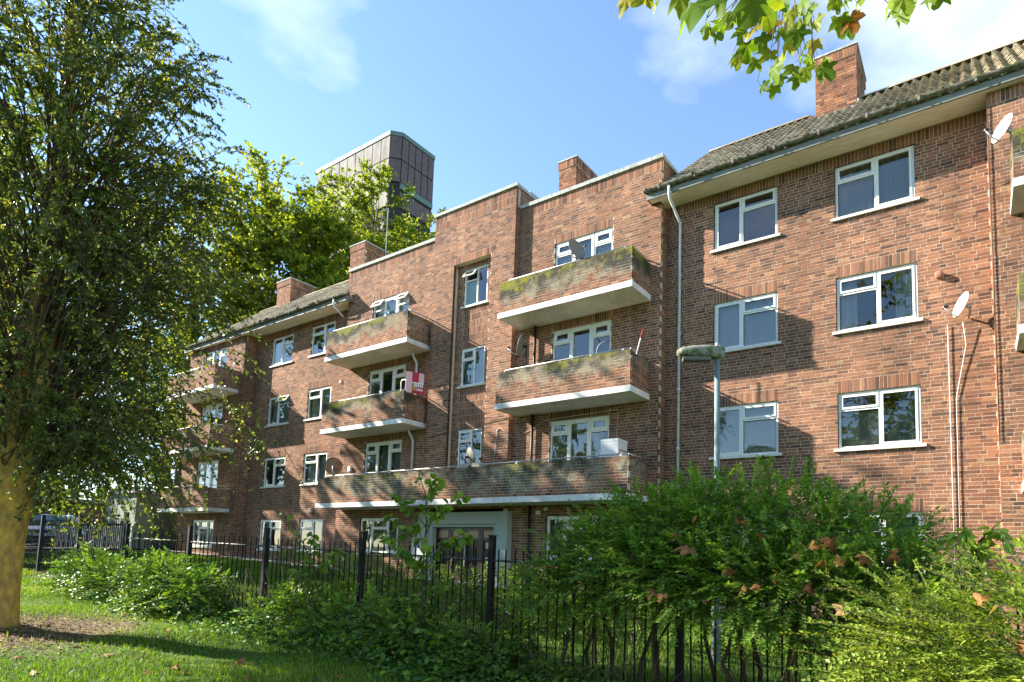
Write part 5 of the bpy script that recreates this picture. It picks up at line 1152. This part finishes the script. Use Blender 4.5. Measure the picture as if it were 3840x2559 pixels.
# ================================================================== background left: parked cars, outbuilding, tower block
def car(name, label, loc, rz, body, dark=False):
    root = empty(name, loc, rz); tag(root, label, 'car', 'cars parked beyond the fence')
    pm = mat('car_paint_'+label.split()[0], base=body, rough=.25, spec=.6); bk = mat('car_black', base=(.012,.012,.014), rough=.4); gl = mat('car_glass', base=(.03,.06,.09), rough=.06, spec=.9)
    # body side profile stations along x: (x, half width, z sill, z shoulder)
    S = [(2.10,.62,.38,.62),(2.02,.74,.28,.72),(1.80,.82,.24,.80),(1.30,.86,.22,.90),(.75,.87,.22,.97),(-.4,.87,.22,1.0),(-1.5,.86,.24,1.02),(-1.95,.80,.28,.98),(-2.1,.70,.40,.86)]
    mb = MB(); n = 8
    for (x,hw,zs,zh) in S:
        for (a,b) in ((-1,0),(-1.0,.35),(-.97,.8),(-.86,1),(.86,1),(.97,.8),(1.0,.35),(1,0)): mb.v.append((x, a*hw, zs+(zh-zs)*b))
    for i in range(len(S)-1):
        for k in range(n): mb.f.append((i*n+k, i*n+(k+1)%n, (i+1)*n+(k+1)%n, (i+1)*n+k))
    mb.f.append(tuple(range(n))[::-1]); mb.f.append(tuple((len(S)-1)*n+k for k in range(n))); mb.obj('body', pm, root, True)
    C = [(.78,.80,.97,.98),(.12,.66,.97,1.44),(-.5,.66,.99,1.49),(-1.3,.66,1.0,1.44),(-1.9,.74,1.0,1.06)]; mb = MB()
    for (x,hw,zl,zt) in C: mb.v += [(x,-.80,zl-.02),(x,-hw,zt),(x,hw,zt),(x,.80,zl-.02)]
    for i in range(4): mb.f += [(i*4,i*4+1,i*4+5,i*4+4),(i*4+2,i*4+3,i*4+7,i*4+6)]
    mb.f += [(0,3,2,1),(1,2,6,5),(13,14,18,17)]; mb.obj('glasshouse', gl, root)
    MB().add([(.13,-.64,1.452),(.13,.64,1.452),(-1.32,.64,1.452),(-1.32,-.64,1.452),(-.5,-.60,1.515),(-.5,.60,1.515)],[(0,1,5,4),(4,5,2,3)]).obj('roof', pm, root)
    MB().box(2.045,2.105,-.45,.45,.58,.70).obj('grille', bk, root); MB().box(2.03,2.11,-.66,.66,.30,.44).obj('bumper', bk, root)
    MB().box(2.112,2.122,-.26,.26,.44,.54).obj('number_plate', M['white'], root)
    for s_ in (-1,1):
        MB().obox((1.96,s_*.60,.70),(.8,s_*.6*-1,0),(s_*.6,.8,0),(0,0,1),.10,.15,.07).obj('headlight', M['dish_w'], root); MB().box(.55,.70,s_*.86-.01,s_*.86+.16*s_ if s_ > 0 else s_*.86+.01,.98,1.10).obj('mirror', pm, root) if s_ > 0 else MB().box(.55,.70,-1.02,-.86,.98,1.10).obj('mirror', pm, root)
        for xx in (1.32,-1.28):
            w_ = MB().lathe((xx,s_*.80,.31),(0,s_,0),[(-.10,.02),(-.10,.31),(.075,.31),(.085,.29),(.085,.20),(.05,.19),(.05,.02)],20).obj('wheel', bk, root, True)
            MB().lathe((xx,s_*.80,.31),(0,s_,0),[(.055,.19),(.07,.16),(.065,.03),(.065,.0)],14).obj('rim', M['rail'], w_, True)
    return root
c_ = at(195,2045,37.0); car('parked_car', 'pale blue parked car facing the fence with dark grille', (c_[0]-1.6,c_[1]+.5,float(gz(c_[0],c_[1]))+.045), rad(-31), (.35,.48,.66))
c_ = at(60,2000,44.0); car('parked_car', 'silver blue parked car half hidden behind the yellow trunk', (c_[0]-1.0,c_[1]+.4,float(gz(c_[0],c_[1]))+.045), rad(-28), (.45,.55,.66))
# brick outbuilding with blue posts
ob = empty('outbuilding', (-37,-3,float(gz(-30,-3)))); tag(ob, 'low dark red brick outbuilding with blue posts behind the parked cars', 'building')
st = []; fill_bricks(st, (.15,-7,0), (0,1,0), (1,0,0), 16, 2.7); 
A = np.array(st); V, Q, nb2 = brick_arrays(st); stuff(npmesh('brickwork', V, Q, mat('dark_red_brick', ramp=[(0,(.07,.025,.025)),(.5,(.13,.045,.045)),(1,(.19,.07,.06))], rough=.9), ob, {'rnd':('FACE', np.repeat(R_.random(nb2),5))}))
MB().box(-5,.147,-7,9,0,2.72).obj('wall', M['mortar'], ob); MB().box(-5.3,.9,-7.3,9.3,2.74,2.95).obj('roof', M['lead'], ob)
for y in (-5.5,-2.2,1.1,4.4): MB().box(.55,.75,y-.1,y+.1,0,2.738).obj('post', mat('blue_post', base=(.03,.06,.16), rough=.5), ob)
# grey green bin store and pale picket fence by the far bay
bs_ = empty('bin_store', (-21.8,-.3,float(gz(-21.8,-.3)))); tag(bs_, 'grey green rendered bin store past the end of the block', 'shed')
MB().box(-1.7,1.7,-1.3,1.3,-.1,2.6).obj('wall', mat('green_render', base=(.20,.24,.18), rough=.9, var=.2, vscale=3), bs_); MB().box(-1.85,1.85,-1.45,1.45,2.61,2.75).obj('roof', M['coping'], bs_); MB().box(1.702,1.75,-.5,.5,0,2.0).obj('door', mat('green_door', base=(.08,.11,.09), rough=.6), bs_)
pf = empty('picket_fence', (-20.2,-2.6,float(gz(-20.2,-2.6)))); tag(pf, 'pale wooden picket fence beside the parked car', 'fence')
for z in (.3,.85): MB().box(-.02,.02,-2.0,2.4,z,z+.06).obj('rail', M['sill'], pf)
for i in range(26):
    yy = -1.95+i*.17; MB().box(.022,.04,yy,yy+.10,.05,1.12).add([(.022,yy,1.12),(.04,yy,1.12),(.04,yy+.10,1.12),(.022,yy+.10,1.12),(.022,yy+.05,1.19),(.04,yy+.05,1.19)],[(0,1,5,4),(2,3,4,5),(1,2,5),(3,0,4)]).obj('picket', M['sill'], pf)
# concrete clad tower block far behind
tc_ = np.array([-30.03,19.99]); ch = np.array([-29.36,20.75]); ztw = 39.35
tw_ = empty('tower_block', (-36,26,0)); tag(tw_, 'grey concrete panelled tower block top rising above the trees', 'tower block'); o3 = np.array([-36,26,0])
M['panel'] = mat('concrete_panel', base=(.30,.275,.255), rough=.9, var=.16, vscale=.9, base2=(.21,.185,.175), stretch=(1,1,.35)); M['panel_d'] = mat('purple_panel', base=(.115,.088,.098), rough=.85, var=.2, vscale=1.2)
M['teal'] = mat('teal_trim', base=(.10,.17,.16), rough=.6, var=.2, vscale=2)
xl = -41.06; yr = 24.75
MB().add([(xl-o3[0]+.1,tc_[1]-o3[1]+.1,0),(tc_[0]-o3[0]-.05,tc_[1]-o3[1]+.1,0),(ch[0]-o3[0]-.1,ch[1]-o3[1]+.05,0),(ch[0]-o3[0]-.1,yr-o3[1],0),(xl-o3[0]+.1,yr-o3[1],0)]+[(xl-o3[0]+.1,tc_[1]-o3[1]+.1,ztw),(tc_[0]-o3[0]-.05,tc_[1]-o3[1]+.1,ztw),(ch[0]-o3[0]-.1,ch[1]-o3[1]+.05,ztw),(ch[0]-o3[0]-.1,yr-o3[1],ztw),(xl-o3[0]+.1,yr-o3[1],ztw)],
   [(0,1,6,5),(1,2,7,6),(2,3,8,7),(3,4,9,8),(4,0,5,9),(5,6,7,8,9)]).obj('core', mat('dark_joint', base=(.03,.03,.03), rough=.9), tw_)
zr = [(36.95,39.05),(34.75,36.85)]
n = 9; pw_ = (tc_[0]-xl)/n
for (za,zb_) in zr:
    for i in range(n): MB().box(xl+i*pw_+.05-o3[0], xl+(i+1)*pw_-.05-o3[0], tc_[1]-.06-o3[1], tc_[1]+.098-o3[1], za, zb_).obj('panel', M['panel'], tw_)
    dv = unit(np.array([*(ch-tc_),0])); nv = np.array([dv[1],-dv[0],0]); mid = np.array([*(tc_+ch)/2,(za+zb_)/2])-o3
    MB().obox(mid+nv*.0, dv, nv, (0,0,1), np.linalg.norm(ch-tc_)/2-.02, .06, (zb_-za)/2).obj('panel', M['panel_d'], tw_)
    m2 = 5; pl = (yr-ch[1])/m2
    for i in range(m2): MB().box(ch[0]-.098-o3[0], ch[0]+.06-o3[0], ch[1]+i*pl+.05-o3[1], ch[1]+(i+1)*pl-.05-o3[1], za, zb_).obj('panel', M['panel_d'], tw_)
MB().box(xl-.1-o3[0], tc_[0]-o3[0]+.02, tc_[1]-.12-o3[1], tc_[1]+.2-o3[1], 39.1, 39.5).obj('trim', M['teal'], tw_)
MB().box(ch[0]-.2-o3[0], ch[0]+.12-o3[0], ch[1]+.05-o3[1], yr-o3[1], 39.1, 39.5).obj('trim', M['teal'], tw_)
MB().add([(tc_[0]+.0-o3[0],tc_[1]-.11-o3[1],39.1),(ch[0]+.11-o3[0],ch[1]-.0-o3[1],39.1),(ch[0]-.2-o3[0],ch[1]+.1-o3[1],39.1),(tc_[0]-.1-o3[0],tc_[1]+.2-o3[1],39.1),(tc_[0]+.0-o3[0],tc_[1]-.11-o3[1],39.5),(ch[0]+.11-o3[0],ch[1]-.0-o3[1],39.5),(ch[0]-.2-o3[0],ch[1]+.1-o3[1],39.5),(tc_[0]-.1-o3[0],tc_[1]+.2-o3[1],39.5)],[(0,1,5,4),(4,5,6,7),(0,3,2,1),(1,2,6,5),(3,0,4,7)]).obj('trim', M['teal'], tw_)
MB().box(xl+.0-o3[0], tc_[0]-o3[0]-.02, tc_[1]-.05-o3[1], tc_[1]+.097-o3[1], 34.15, 34.7).obj('band', M['coping'], tw_)
MB().box(ch[0]-.097-o3[0], ch[0]+.05-o3[0], ch[1]+.05-o3[1], yr-o3[1], 34.15, 34.7).obj('band', M['teal'], tw_)
for f_ in range(11):
    z = 33.9-f_*2.9
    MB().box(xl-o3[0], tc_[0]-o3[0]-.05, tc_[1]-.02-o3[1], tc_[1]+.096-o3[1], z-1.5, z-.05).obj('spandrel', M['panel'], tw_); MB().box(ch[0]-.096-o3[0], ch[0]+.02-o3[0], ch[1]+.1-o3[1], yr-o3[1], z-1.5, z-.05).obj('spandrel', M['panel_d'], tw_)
